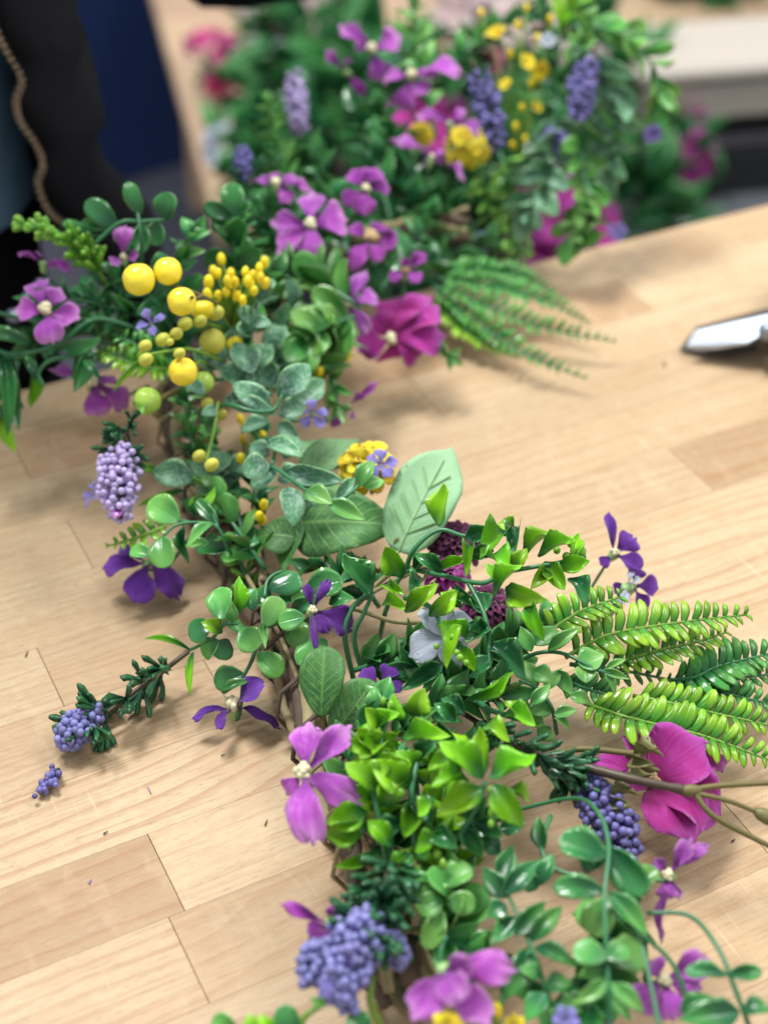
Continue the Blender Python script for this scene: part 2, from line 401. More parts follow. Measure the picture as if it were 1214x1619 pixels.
def blade_mesh(name, pk, arch=.08, fold=.2, cup=0.0, rip=0.0, side=0.0, thick=0.0, nv=9, nu=6, seed=1, curl=0.0, ragged=0.0):
    rg = random.Random(seed); ph = rg.random() * 6; vs, fs, uv = [], [], []
    vlist = [((1 - math.cos(math.pi * i / nv)) / 2) * .6 + .4 * i / nv for i in range(nv + 1)]
    for v in vlist:
        wd = prof(pk, v)
        for j in range(nu + 1):
            s = j / nu - .5; x = s * wd
            z = arch * 4 * v * (1 - v) + fold * abs(x) * (1 - .4 * v) + cup * x * x * 4 * math.sin(math.pi * min(1, v * 1.1))
            z += rip * math.sin(9 * v + ph + (2 if s > 0 else 0)) * (2 * s) ** 2 - curl * max(0, v - .55) ** 2 * 4
            if rip: z += rip * .5 * noise.noise(Vector((x * 4 + seed, v * 4, ph)))
            yy = v + ragged * v ** 5 * (noise.noise(Vector((s * 5 + seed * 3, ph, 0))) - .5 * (2 * s) ** 2)
            xx = x + side * math.sin(math.pi * v)
            vs.append((xx, yy, z)); uv.append((s + .5, v))
    W = nu + 1
    for i in range(nv):
        for j in range(nu):
            a = i * W + j; fs.append((a, a + 1, a + W + 1, a + W))
    if thick:
        n = len(vs)
        for (x, y, z), t in zip(list(vs), list(uv)):
            e = 1 - abs(t[0] * 2 - 1) ** 3
            vs.append((x, y, z - thick * (.25 + .75 * e))); uv.append(t)
        for f in list(fs): fs.append(tuple(i + n for i in reversed(f)))
        rim = [i * W for i in range(nv + 1)] + [nv * W + j for j in range(1, W)] + [i * W + nu for i in range(nv - 1, -1, -1)] + [j for j in range(nu - 1, 0, -1)]
        for a, b in zip(rim, rim[1:] + rim[:1]): fs.append((a, b, b + n, a + n))
    return mesh_of(name, vs, fs, True, uv)
SHAPE = {   # kind: list of variants
 'lime': [dict(pk='boat', arch=a, fold=f, cup=.5, thick=.025, side=s, curl=cu) for a, f, s, cu in ((.10, .05, .05, .1), (.16, .12, -.06, -.1), (.05, .08, .1, .2), (-.08, .1, -.04, -.15))],
 'jade': [dict(pk='round', arch=a, fold=.05, cup=c, thick=.03) for a, c in ((.06, .18), (.10, -.12), (-.05, .25), (.03, .05))],
 'dusty': [dict(pk='oval', arch=a, fold=.14, cup=c, thick=.03, rip=.02) for a, c in ((.08, .15), (.14, .05), (-.04, .2))],
 'boxw': [dict(pk='ovate', arch=a, fold=.22, cup=.1, thick=.02) for a in (.10, .18, .04, -.05)],
 'ivy': [dict(pk='heart', arch=a, fold=.12, rip=.035, thick=.008, nv=14, nu=10) for a in (.07, -.05, .12)],
 'shield': [dict(pk='shield', arch=.06, fold=.10, rip=.04, thick=.008, nv=14, nu=10)],
 'oval': [dict(pk='broad', arch=a, fold=.2, rip=.03, thick=.01, nv=12, nu=8) for a in (.07, .03)],
 'willow': [dict(pk='willow', arch=a, fold=.3, thick=.02, side=s) for a, s in ((.12, .1), (.18, -.1), (-.1, .2))],
 'pinna': [dict(pk='pinna', arch=a, fold=.05, cup=-.06, thick=.018, side=s, nv=6, nu=4) for a, s in ((.16, .14), (.12, .2))],
 'needle': [dict(pk='needle', arch=a, fold=.1, cup=-.4, thick=.16, nv=4, nu=3) for a in (.05, -.08)],
 'petal': [dict(pk='petal', arch=a, fold=.10, cup=c, rip=.07, curl=cu, thick=.006, nv=12, nu=10, ragged=.14) for a, c, cu in ((.04, .15, .12), (.08, .05, .25), (-.03, .25, .05), (.10, -.12, .3))],
 'broad': [dict(pk='broad', arch=a, fold=.06, cup=c, rip=.06, curl=cu, thick=.005, nv=12, nu=10, ragged=.10) for a, c, cu in ((.08, .2, .1), (.12, .3, .15), (.04, .1, .2))],
 'strap': [dict(pk='strap', arch=a, fold=.1, cup=.4, curl=.1, thick=.015, nv=5, nu=3) for a in (.08, .15)],
}
KIND = {'lime': ('lime', 'lime_leaf'), 'dlime': ('lime', 'dark_leaf'), 'jade': ('jade', 'jade_leaf'), 'djade': ('jade', 'dark_leaf'),
 'fresh': ('boxw', 'fresh_leaf'), 'dusty': ('dusty', 'dusty_leaf'), 'boxw': ('boxw', 'boxwood_leaf'), 'dboxw': ('boxw', 'dark_leaf'), 'ivy': ('ivy', 'ivy_leaf'),
 'divy': ('ivy', 'ivy_dark_leaf'), 'pale': ('ivy', 'pale_leaf'), 'oval': ('oval', 'ivy_leaf'), 'sage': ('ivy', 'sage_leaf'),
 'willow': ('willow', 'dark_leaf'), 'lwillow': ('willow', 'lime_leaf'), 'pinna': ('pinna', 'fern_leaf'), 'dpinna': ('pinna', 'dark_fern_leaf'),
 'needle': ('needle', 'needle_leaf'), 'gneedle': ('needle', 'green_needle')}
_mc = {}
def bmesh_for(shape, mat, i, nm):
    key = (shape, mat, i % len(SHAPE[shape]))
    if key not in _mc:
        me = blade_mesh(nm, seed=i + 3, **SHAPE[shape][key[2]]); me.materials.append(M[mat]); _mc[key] = me
    return _mc[key]
def blade(parent, name, shape, mat, base, tip, wid, nrm, var, zs=None):
    y = tip - base; L = y.length
    if L < 1e-6: return None
    y.normalize(); z = nrm - y * nrm.dot(y)
    if z.length < 1e-4: z = y.orthogonal()
    z.normalize(); x = y.cross(z)
    m = Matrix((x * wid, y * L, z * (zs or L))).transposed().to_4x4(); m.translation = base
    return link(name, bmesh_for(shape, mat, var, name), parent, m)
def jit(r, a): return Vector((r.uniform(-a, a), r.uniform(-a, a), r.uniform(-a, a)))
def tocam(p): return (CAM - p).normalized()
def leaf(parent, kind, b, t, wpx, r, tilt=.45, name='leaf', nrm=None):
    """hand placed leaf: b, t = (px, py, height)"""
    B, T = P(*b), P(*t); sh, mt = KIND[kind]
    if kind in ('lime', 'dlime'): T = B + (T - B) * 1.12
    n = nrm if nrm is not None else (tocam(B) * .75 + Vector((0, 0, .5)) + jit(r, tilt))
    return blade(parent, name, sh, mt, B, T, m_px(wpx, B) * (1.0 if kind in ('lime', 'dlime') else 1.12), n, r.randrange(12))

def spray(name, label, cat, pts, kind, n, L, W, group=None, ang=55, t0=.12, stem='stem_green', sr=.0011, jt=.35, extra=(), kinds=None, whorl=2, tipleaf=True, taper=.35, lname='leaf', buds=0):
    r = RNG(); wp = [P(*p) for p in pts]; c = catmull(wp, 6)
    root = thing(name, label, cat, wp[0], group)
    tube('stem', wp, sr * 1.3, sr * .7, stem, root)
    for i in range(n):
        t = t0 + (1 - t0) * (i + r.uniform(-.25, .25)) / max(1, n - 1); t = max(0.02, min(1, t))
        p, tg = at_curve(c, t)
        ref = (tocam(p) * .5 + Vector((0, 0, .7)) + jit(r, .3)); ref = (ref - tg * ref.dot(tg)).normalized()
        sd = tg.cross(ref)
        roll = r.uniform(-.6, .6) + (math.pi / 2 if i % 2 and whorl > 1 else 0)
        for k in range(whorl):
            an = roll + 2 * math.pi * k / whorl if whorl > 1 else (roll + math.pi * (i % 2))
            o = sd * math.cos(an) + ref * math.sin(an) * .8
            a = math.radians(ang + r.uniform(-18, 18))
            d = (tg * math.cos(a) + o * math.sin(a)).normalized()
            Ls = L * (1 - taper * t) * r.uniform(.75, 1.15)
            kk = (kinds and r.choice(kinds)) or kind; sh, mt = KIND[kk]
            tip = p + d * Ls
            if tip.z < .002 and p.y < .67: tip.z = .002 + r.random() * .004
            nn = (tg * .7 + ref * .9 - o * .2 + jit(r, jt * 1.7))
            blade(root, lname, sh, mt, p, tip, Ls * W * r.uniform(.85, 1.15), nn, r.randrange(12))
    if tipleaf:
        p, tg = at_curve(c, .999); kk = (kinds and r.choice(kinds)) or kind; sh, mt = KIND[kk]
        blade(root, lname, sh, mt, p, p + (tg + jit(r, .2)).normalized() * L * .8, L * .8 * W, tocam(p) + jit(r, .4), r.randrange(12))
    for e in extra: leaf(root, e[3] if len(e) > 3 else kind, e[0], e[1], e[2], r)
    return root, r
def lists(root, r, kind, rows, name='leaf', tilt=.45):
    for e in rows:
        leaf(root, e[7] if len(e) > 7 else kind, e[0:3], e[3:6], e[6], r, tilt, name)

_ico = {}
def ball_mesh(mat, sub=2, seams=0):
    lumpy = sub == 4
    key = (mat, sub, seams)
    if key not in _ico:
        bm = bmesh.new()
        if seams:
            bmesh.ops.create_uvsphere(bm, u_segments=20, v_segments=10, radius=1.0)
            for v in bm.verts:
                an = math.atan2(v.co.y, v.co.x); g = abs(math.sin(an * seams / 2)) ** .35
                k = .86 + .14 * g if abs(v.co.z) < .97 else .92
                v.co.x *= k; v.co.y *= k
        else:
            bmesh.ops.create_icosphere(bm, subdivisions=sub, radius=1.0)
        if lumpy:
            for v in bm.verts:
                n_ = noise.noise(v.co * 1.6) * .045 + noise.noise(v.co * 5) * .008
                g_ = max(0, 1 - abs(v.co.x - .12) / .035) * .012
                d_ = max(0, v.co.z - .93) * 1.6
                v.co *= 1 + n_ - g_ - d_
        me = bm_mesh('ball', bm); me.materials.append(M[mat]); _ico[key] = me
    return _ico[key]
def ball(parent, name, mat, p, rad, sub=2, axis=None, stretch=1.0, seams=0):
    q = (axis or Vector((0, 0, 1))).to_track_quat('Z', 'Y').to_matrix().to_4x4()
    return link(name, ball_mesh(mat, sub, seams), parent, Matrix.Translation(p) @ q @ Matrix.Diagonal((rad, rad, rad * stretch, 1)))
def knob_cluster(parent, name, mat, p, n, rad, cnt, r, bead=.4):
    """small lumpy centre of a flower, one mesh"""
    bm = bmesh.new()
    q = n.to_track_quat('Z', 'Y').to_matrix()
    for i in range(cnt):
        an = 2.4 * i; rr = rad * math.sqrt((i + .3) / cnt)
        c = q @ Vector((rr * math.cos(an), rr * math.sin(an), rad * (.9 - .6 * (rr / rad) ** 2)))
        m = Matrix.Translation(c) @ q.to_4x4() @ Matrix.Diagonal((rad * bead, rad * bead, rad * bead * 1.6, 1))
        bmesh.ops.create_icosphere(bm, subdivisions=1, radius=1.0, matrix=m)
    me = bm_mesh(name, bm); me.materials.append(M[mat])
    return link(name, me, parent, Matrix.Translation(p))

def flower(label, c, tips, mat, z=None, cat='flower', group=None, stamen='cream_stamen', srad=.0042, shape='petal', nrm=(0, .5, .8), stem=None, name='five_petal_flower', dz=0.0, stem_mat='stem_green', calyx=True):
    """c = (px,py,h); tips = [(px,py,dh,wpx)] one petal each"""
    r = RNG(); C = P(*c); n = cdir(*nrm)
    root = thing(name, label, cat, C, group)
    for (tx, ty, dh, wp) in tips:
        if c[2] > 30: T = P(tx, ty, c[2] + dh)
        else: T = P(tx, ty, c[2] + dh)
        d = (T - C).normalized()
        b = C + d * .0015
        blade(root, 'petal', shape, mat, b, T, m_px(wp, T) * .95, n + jit(r, .25) + tocam(T) * .35, r.randrange(12))
    if stamen: knob_cluster(root, 'stamen', stamen, C + n * .0006, n, srad * .62, 7, r, .66)
    if calyx or stem:
        back = C - n * .006
        if calyx: tube('calyx', [C - n * .0005, back], .0026, .0012, 'pale_calyx' if stem_mat == 'stem_green' else 'olive_calyx', root)
        if stem:
            e = P(*stem); tube('stem', [back, (back + e) / 2 - n * .008, e], .0009, .0011, stem_mat, root)
    return root
def pflower(label, c, R, mat, nrm, roll=0, np=5, wid=.8, tilt=.25, shape='petal', cat='flower', name='small_flower', group=None, stamen='cream_stamen', srad=None, stem=None, skip=()):
    """regular flower: R in px"""
    r = RNG(); C = P(*c); n = cdir(*nrm); Rm = m_px(R, C)
    root = thing(name, label, cat, C, group)
    a = n.orthogonal().normalized(); b = n.cross(a)
    for k in range(np):
        if k in skip: continue
        an = roll + 2 * math.pi * k / np + r.uniform(-.12, .12)
        d = (a * math.cos(an) + b * math.sin(an)) * math.cos(tilt) + n * math.sin(tilt)
        L = Rm * r.uniform(.9, 1.08)
        blade(root, 'petal', shape, mat, C + d * Rm * .06, C + d * L, L * wid, n + jit(r, .15), r.randrange(12))
    if stamen: knob_cluster(root, 'stamen', stamen, C, n, srad or Rm * .16, 7, r)
    tube('calyx', [C, C - n * Rm * .4], Rm * .09, Rm * .05, 'pale_calyx', root)
    if stem: tube('stem', [C - n * Rm * .4, (C + P(*stem)) / 2 - n * Rm * .5, P(*stem)], .0009, .001, 'stem_green', root)
    return root
def mum(label, c, R, mat, nrm, layers=5, per=11, cat='flower', name='pompon_flower', wid=.42, group=None):
    r = RNG(); C = P(*c); n = cdir(*nrm); Rm = m_px(R, C); root = thing(name, label, cat, C, group)
    a = n.orthogonal().normalized(); b = n.cross(a)
    for l in range(layers):
        el = -.25 + 1.45 * l / max(1, layers - 1)
        cnt = max(4, int(per * math.cos(max(0, el)) + 1))
        for k in range(cnt):
            an = 2 * math.pi * (k + .5 * (l % 2)) / cnt + r.uniform(-.1, .1)
            d = (a * math.cos(an) + b * math.sin(an)) * math.cos(el) + n * math.sin(el)
            L = Rm * (1 - .35 * l / layers) * r.uniform(.9, 1.08)
            side = (n * math.cos(el) - (a * math.cos(an) + b * math.sin(an)) * math.sin(el))
            blade(root, 'petal', 'strap', mat, C + d * L * .15, C + d * L, L * wid, side + jit(r, .15), r.randrange(6))
    ball(root, 'core', mat, C, Rm * .35, 2)
    tube('stem', [C - n * Rm * .2, C - n * Rm * .6, C - n * Rm - Vector((0, 0, Rm * .4))], .0014, .0012, 'stem_green', root)
    return root

def lavender(label, stem_pts, head, hw, mat, nbead, brad, needles=(), group='lavender sprigs', single=True, stem='stem_brown', nmat='needle', nl=.011, per=6, florets=0):
    """stem_pts along the stalk; head = list of points (px,py,h) the beads follow; hw = list of half widths in px"""
    r = RNG(); wp = [P(*p) for p in stem_pts]; root = thing('lavender_sprig', label, 'lavender', wp[0], group)
    tube('stem', wp, .0014, .0009, stem, root)
    c = catmull(wp, 6)
    for t in needles:
        p, tg = at_curve(c, t); sh, mt = KIND[nmat]
        o1 = tg.orthogonal().normalized(); o2 = tg.cross(o1); a0 = r.random() * 6
        for s in range(2):
            axis = (o1 * math.cos(a0 + s * 3.1) + o2 * math.sin(a0 + s * 3.1) + tg * .8 + tocam(p) * .25).normalized()
            q = p + axis * .004
            for k in range(per):
                d = (axis + jit(r, .55)).normalized(); L = nl * r.uniform(.6, 1.05); e = q + d * L
                if e.z < .0012: e.z = .0012
                blade(root, 'needle_leaf', sh, mt, q, e, L * .24, tocam(p) + jit(r, .5), r.randrange(4), L)
            tube('leaf_stalk', [p, q], .0008, .0007, 'stem_dark', root, 5, 2)
    hp = [P(*h) for h in head]; hc = catmull(hp, 6); placed = []
    tries = 0
    while len(placed) < nbead and tries < nbead * 60:
        tries += 1; t = r.random(); p, tg = at_curve(hc, t)
        x = t * (len(hw) - 1); i = min(len(hw) - 2, int(x)); wd = hw[i] + (hw[i + 1] - hw[i]) * (x - i)
        wd = m_px(wd, p)
        o = Vector((r.gauss(0, 1), r.gauss(0, 1), r.gauss(0, 1))); o = (o - tg * o.dot(tg) * .6).normalized()
        q = p + o * wd * r.uniform(.55, 1.0)
        if q.z < brad and q.y < .67: q.z = brad
        if any((q - z).length < brad * 1.42 for z in placed): continue
        placed.append(q)
    for q in placed: ball(root, 'bead', mat, q, brad * r.uniform(.85, 1.12), 2)
    # dark inner stalk so beads are carried
    tube('spike', hp, .0016, .0012, 'stem_dark' if mat != 'lilac_bead' else 'stem_brown', root)
    for k in range(florets):
        p, tg = at_curve(hc, r.random()); d = (jit(r, 1) + tocam(p) * .5).normalized()
        blade(root, 'floret', 'petal', 'periwinkle_petal' if mat != 'lilac_bead' else 'orchid_petal', p, p + d * .009, .005, tocam(p), k)
    return root

def frond(root, pts, L, W, cnt, r, kind='pinna', stem='stem_lime', ang=68, sr=.0010, flat=None, lift=.25, end=.25):
    wp = [P(*p) for p in pts]; c = catmull(wp, 12); sh, mt = KIND[kind]
    cum = [0.0]
    for a_, b_ in zip(c, c[1:]): cum.append(cum[-1] + (b_ - a_).length)
    uni = []
    for i in range(31):
        d_ = cum[-1] * i / 30; j = max(k_ for k_ in range(len(c)) if cum[k_] <= d_ + 1e-9); j = min(j, len(c) - 2)
        uni.append(c[j].lerp(c[j + 1], (d_ - cum[j]) / max(1e-9, cum[j + 1] - cum[j])))
    c = uni
    tube('frond_stem', wp, sr, sr * .5, stem, root)
    up0 = flat or Vector((0, 0, 1))
    for i in range(cnt):
        t = .06 + .93 * i / (cnt - 1); p, tg = at_curve(c, t)
        up = (up0 * .8 + tocam(p) * .5); up = (up - tg * up.dot(tg)).normalized(); sd = tg.cross(up)
        env = min(1, .65 + t * 2) * (1 - (1 - end) * max(0, (t - .35) / .65) ** 1.6)
        for s in (-1, 1):
            a = math.radians(ang + r.uniform(-9, 9)); d = tg * math.cos(a) + sd * s * math.sin(a) + up * lift * r.uniform(.3, 1.3)
            Ls = L * env * r.uniform(.88, 1.1); tip = p + d.normalized() * Ls
            if tip.z < .001 and tip.y < .67: tip.z = .001
            blade(root, 'leaflet', sh, mt, p, tip, Ls * W, up * 1 - sd * s * .35 + tocam(p) * .3 + jit(r, .2), (0 if s > 0 else 1) + 2 * r.randrange(2), L)
# ================================================================== the setting
def sheet(name, x0, x1, y0, y1, z, mat, kind='structure'):
    me = mesh_of(name, [(x0, y0, z), (x1, y0, z), (x1, y1, z), (x0, y1, z)], [(0, 1, 2, 3)], False)
    return tag(link(name, me, None, None, mat), None, None, None, kind)
sheet('floor', -6, 8, -4, 12, -0.9, 'floor_concrete')
def box_mesh(name, sx, sy, sz, ch=.0):
    bm = bmesh.new(); bmesh.ops.create_cube(bm, size=1.0, matrix=Matrix.Diagonal((sx, sy, sz, 1)))
    if ch: bmesh.ops.bevel(bm, geom=bm.edges[:], offset=ch, segments=1, affect='EDGES')
    return bm_mesh(name, bm, False)
def box(name, c, s, mat, parent=None, ch=.0, rz=0):
    return link(name, box_mesh(name, *s, ch), parent, Matrix.Translation(c) @ Matrix.Rotation(rz, 4, 'Z'), mat)

# ---- the butcher block work table: every stave its own piece
table = thing('work_table', 'pale butcher block table top made of glued wooden staves', 'table', Vector((.45, .4, -.9)))
SW = .45 * .0875; V0 = .45 * .632; U0, U1 = -.45, 1.5
JOINTS = {-7: [.2, .8], -6: [-.1, .5, 1.1], -5: [.22, .9], -4: [-.12, .36, 1.0], -3: [.12, .75], -2: [.46, 1.2], -1: [.30, .82], 0: [.0864, .62, 1.2], 1: [.0927, .72], 2: [-.2, .56, 1.1],
          3: [.147, .80], 4: [.085, .420, 1.05], 5: [.174, .66], 6: [-.1, .124, .62, 1.2], 7: [.33, .95], 8: [.118, .495, 1.15], 9: [-.02, .40, .60, 1.2]}
TONE = {-4: [.2, .3, .5, .2], -3: [.2, .35, .2], -2: [.3, .35, .1], -1: [.25, .28, .5, .2], 0: [.06, .38, .2, .1], 1: [.62, .08, .3], 2: [.1, .04, .2, .1], 3: [.22, .12, .3], 4: [.10, .22, .60, .2],
        5: [.16, .10, .12], 6: [.1, .16, .05, .1, .2], 7: [.15, .0, .1], 8: [.18, .62, .0, .1], 9: [.3, .3, .2, .28, .3]}
FIG = {1: [.9, .2, .5], 2: [.3, .75, .4, .4], 0: [.5, .45, .3, .3], 4: [.2, .35, .9, .3], 8: [.4, .7, .2, .2], -1: [.6, .5, .5, .4]}
rw = RNG()
for k in range(-7, 10):
    cuts = [U0] + JOINTS[k] + [U1]
    for i, (a, b) in enumerate(zip(cuts, cuts[1:])):
        me = box_mesh('stave', b - a - .00026, SW - .00003, .038, .00012); me.materials.append(M['wood'])
        o = link('stave', me, table, Matrix.Translation(((a + b) / 2, V0 + SW * (k + .5), -.019 + rw.uniform(-.00012, 0))))
        o['tone'] = float((TONE.get(k) or [rw.random() * .4 for _ in cuts])[i]); o['figure'] = float((FIG.get(k) or [rw.uniform(.15, .5) for _ in cuts])[i])
yc0, yc1 = V0 - 7 * SW, V0 + 10 * SW
for (x, y) in ((-.36, yc0 + .08), (1.41, yc0 + .08), (-.36, yc1 - .12), (1.41, yc1 - .12)):
    box('leg', (x, y, -.47), (.07, .07, .858), 'pale_wood', table, .004)
box('apron', ((U0 + U1) / 2, yc1 - .12, -.085), (1.68, .022, .09), 'pale_wood', table, .002)
box('core', ((U0 + U1) / 2, (yc0 + yc1) / 2, -.0405), (1.9, yc1 - yc0 - .03, .004), 'debris_dark', table)

# ---- low bench behind, stacked with flowers
L0 = Vector((.600, 1.60, -.45)); ed = Vector((.254, .967, 0)); pr = Vector((.967, -.254, 0))
bench = thing('display_bench', 'blurred low wooden bench behind the table crowded with flowers', 'bench', L0 + Vector((0, 0, -.45)))
brz = math.atan2(pr.y, pr.x)
for i in range(7):
    box('board', L0 + pr * (.075 + .0) * 0 + pr * 1.0 + ed * (.075 + .152 * i) + Vector((0, 0, -.015)), (2.0, .15, .03), 'pale_wood', bench, .003, brz)
for a, b in ((.08, .08), (1.9, .08), (.08, .98), (1.9, .98)):
    box('leg', L0 + pr * a + ed * b + Vector((0, 0, -.465)), (.06, .06, .868), 'pale_wood', bench, .003, brz)

# ---- navy storage bin on the floor behind the person
def bin_box(name, label, cat, c, s, mat, rz=0, wall=.012, group=None):
    r_ = thing(name, label, cat, c - Vector((0, 0, s[2] / 2)), group)
    ux = Vector((math.cos(rz), math.sin(rz), 0)); uy = Vector((-math.sin(rz), math.cos(rz), 0))
    for sgn in (-1, 1):
        box('side', c + ux * sgn * (s[0] / 2 - wall / 2), (wall, s[1], s[2]), mat, r_, .002, rz)
        box('end', c + uy * sgn * (s[1] / 2 - wall / 2), (s[0] - 2 * wall - .001, wall, s[2]), mat, r_, .002, rz)
        box('rim', c + ux * sgn * (s[0] / 2 + .004) + Vector((0, 0, s[2] / 2 - .018)), (.012, s[1] + .03, .03), mat, r_, .002, rz)
        box('rim', c + uy * sgn * (s[1] / 2 + .004) + Vector((0, 0, s[2] / 2 - .018)), (s[0] + .002, .012, .03), mat, r_, .002, rz)
    box('bottom', c + Vector((0, 0, -s[2] / 2 + wall / 2)), (s[0] - 2 * wall - .002, s[1] - 2 * wall - .002, wall), mat, r_, 0, rz)
    return r_
nb = P(235, 275, -89.9)
bin_box('storage_bin', 'blurred navy blue plastic bin on the floor beside the person', 'bin', nb + Vector((.02, .26, .31)), (.56, .5, .62), 'navy_plastic', .2)

# ---- black crate with a cream box, right back
cp = P(1200, 315, -45) + Vector((.10, .0, 0))
tr = thing('metal_tray', 'blurred grey metal tray on the bench at the right edge', 'tray', cp)
box('base', cp + Vector((0, -.02, .008)), (.62, .34, .012), 'grey_metal', tr, .002, brz)
for s in (-1, 1): box('lip', cp + ed * (s * .167) + Vector((0, -.02, .025)), (.62, .008, .024), 'grey_metal', tr, .001, brz)
bin_box('crate', 'blurred black crate standing in the grey tray at right', 'crate', cp + ed * .08 + Vector((0, 0, .055)), (.56, .22, .08), 'black_shelf', brz)
cb = thing('paper_box', 'blurred cream paper box on top of the black crate', 'box', cp + ed * .08 + Vector((0, 0, .096)))
box('carton', cp + ed * .09 + Vector((0, 0, .096 + .027)), (.54, .15, .05), 'cream_box', cb, .006, brz)
box('lid', cp + ed * .09 + Vector((0, 0, .096 + .068)), (.555, .165, .02), 'cream_box', cb, .006, brz)

# ---- flower bunches on the bench
def bunch(label, px, py, z, R, kind, nleaf, bl, L=.05, W=.5, cat='plant', name='flower_bunch', sq=.8):
    r = RNG(); C = P(px, py, z); root = thing(name, label, cat, Vector((C.x, C.y, -.449)), 'flower bunches on the back bench')
    sh, mt = KIND[kind]
    for i in range(7):
        d = Vector((r.uniform(-.6, .6), r.uniform(-.6, .6), .8)).normalized()
        tube('stem', [Vector((C.x, C.y, -.448)), (Vector((C.x, C.y, -.448)) + C) / 2 + d * R * .2, C + d * R * .6], .003, .002, 'stem_green', root, 5, 3)
    for i in range(nleaf):
        d = Vector((r.gauss(0, 1), r.gauss(0, 1), r.gauss(0, 1) * sq + .15)).normalized()
        p = C + d * R * r.uniform(.35, .95); p.z = max(p.z, -.435)
        e = p + (d + jit(r, .7)).normalized() * L * r.uniform(.7, 1.2); e.z = max(e.z, -.44)
        blade(root, 'leaf', sh, mt, p, e, L * W, d + jit(r, .6), r.randrange(12))
    for (pm, n, s) in bl:
        for i in range(n):
            d = (tocam(C) * .8 + jit(r, .9)).normalized(); p = C + d * R * r.uniform(.8, 1.0); p.z = max(p.z, -.42)
            a = d.orthogonal().normalized(); b = d.cross(a); o = r.random() * 6
            for k in range(5):
                an = o + k * 1.2566
                q = a * math.cos(an) + b * math.sin(an) + d * .4
                blade(root, 'petal', 'broad', pm, p, p + q.normalized() * s, s * .9, d, k)
    return root
bunch('blurred hot pink blossoms beside the wooden bench edge', 334, 100, -38, .032, 'boxw', 8, [('pink_petal', 6, .032)], .035)
bunch('blurred white blossoms below the hot pink ones', 382, 230, -38, .04, 'boxw', 14, [('white_petal', 4, .035), ('blush_petal', 3, .03)], .05)
bunch('blurred blush and cream blossoms in the top middle', 460, 50, -34, .09, 'dboxw', 60, [('blush_petal', 6, .05), ('white_petal', 3, .04)], .06)
bunch('blurred dark greenery behind the violet flowers', 520, 170, -32, .12, 'dboxw', 140, [('blush_petal', 1, .04)], .07)
bunch('blurred dark greenery low behind the garland', 690, 270, -36, .17, 'dboxw', 190, [('magenta_petal', 2, .05)], .08)
bunch('blurred dark greenery behind the hanging lavender', 830, 130, -32, .14, 'dboxw', 110, [('blush_petal', 4, .05), ('pink_petal', 3, .04)], .08)
bunch('blurred crimson blossoms low beside the table edge', 885, 375, -40, .06, 'dboxw', 40, [('magenta_petal', 6, .06), ('white_petal', 1, .05)], .06)
bunch('blurred crimson blossoms in front of the black crate', 1068, 240, -38, .04, 'dboxw', 24, [('magenta_petal', 5, .035)], .05)
bunch('blurred light pink blossoms left of the cream box', 1062, 120, -34, .045, 'boxw', 30, [('blush_petal', 4, .035), ('pink_petal', 1, .03)], .05)
bunch('blurred green foliage behind the cream box', 1110, -45, -43, .12, 'dboxw', 130, [], .08)
bunch('blurred dark foliage between garland and table edge', 975, 330, -42, .075, 'dboxw', 80, [], .07)
bunch('blurred deep green foliage in the gap under the raised garland', 560, 330, -40, .15, 'dboxw', 150, [], .08)

# ================================================================== person behind the table
def loft(name, rings, mat, parent, closed=True, thick=0):
    n = len(rings[0]); vs = [p for rg in rings for p in rg]; o0 = vs[0].copy(); fs = []
    for i in range(len(rings) - 1):
        for j in range(n if closed else n - 1):
            j2 = (j + 1) % n; fs.append((i * n + j, i * n + j2, (i + 1) * n + j2, (i + 1) * n + j))
    me = mesh_of(name, [v - o0 for v in vs], fs)
    o = link(name, me, parent, Matrix.Translation(o0), mat)
    if thick:
        md = o.modifiers.new('thickness', 'SOLIDIFY'); md.thickness = thick; md.offset = 0
    return o
PU, PV = .03, .885
person = thing('person', 'person in open black zip jacket and dark trousers standing behind the table', 'person', Vector((PU, PV, -.9)))
def ell(cx, cy, z, a, b, n=20, sq=1.0): return [Vector((cx + a * math.cos(2 * math.pi * k / n), cy + b * math.sin(2 * math.pi * k / n), z)) for k in range(n)]
# body: one skinned figure
bv = [(PU, PV, .02), (PU, PV, .18), (PU, PV, .38), (PU, PV, .52), (PU, PV - .01, .60), (PU, PV - .02, .70), (PU, PV - .02, .80),
      (PU - .09, PV, -.05), (PU - .10, PV - .01, -.42), (PU - .10, PV + .02, -.82), (PU - .10, PV - .10, -.87),
      (PU + .09, PV, -.05), (PU + .10, PV - .01, -.42), (PU + .10, PV + .02, -.82), (PU + .10, PV - .10, -.87),
      (PU - .17, PV, .50), (PU - .24, PV + .02, .24), (PU - .20, PV - .16, .06)]
EL = P(330, -118, 100); WR = P(585, -150, 97); KN = P(640, -215, 97)
SH = Vector((PU + .17, PV, .50))
bv += [tuple(SH), tuple(EL), tuple(WR), tuple(KN)]
be = [(0, 1), (1, 2), (2, 3), (3, 4), (4, 5), (5, 6), (0, 7), (7, 8), (8, 9), (9, 10), (0, 11), (11, 12), (12, 13), (13, 14), (3, 15), (15, 16), (16, 17), (3, 18), (18, 19), (19, 20), (20, 21)]
br = [.12, .11, .13, .11, .05, .075, .075, .075, .055, .04, .035, .075, .055, .04, .035, .055, .042, .03, .055, .04, .028, .035]
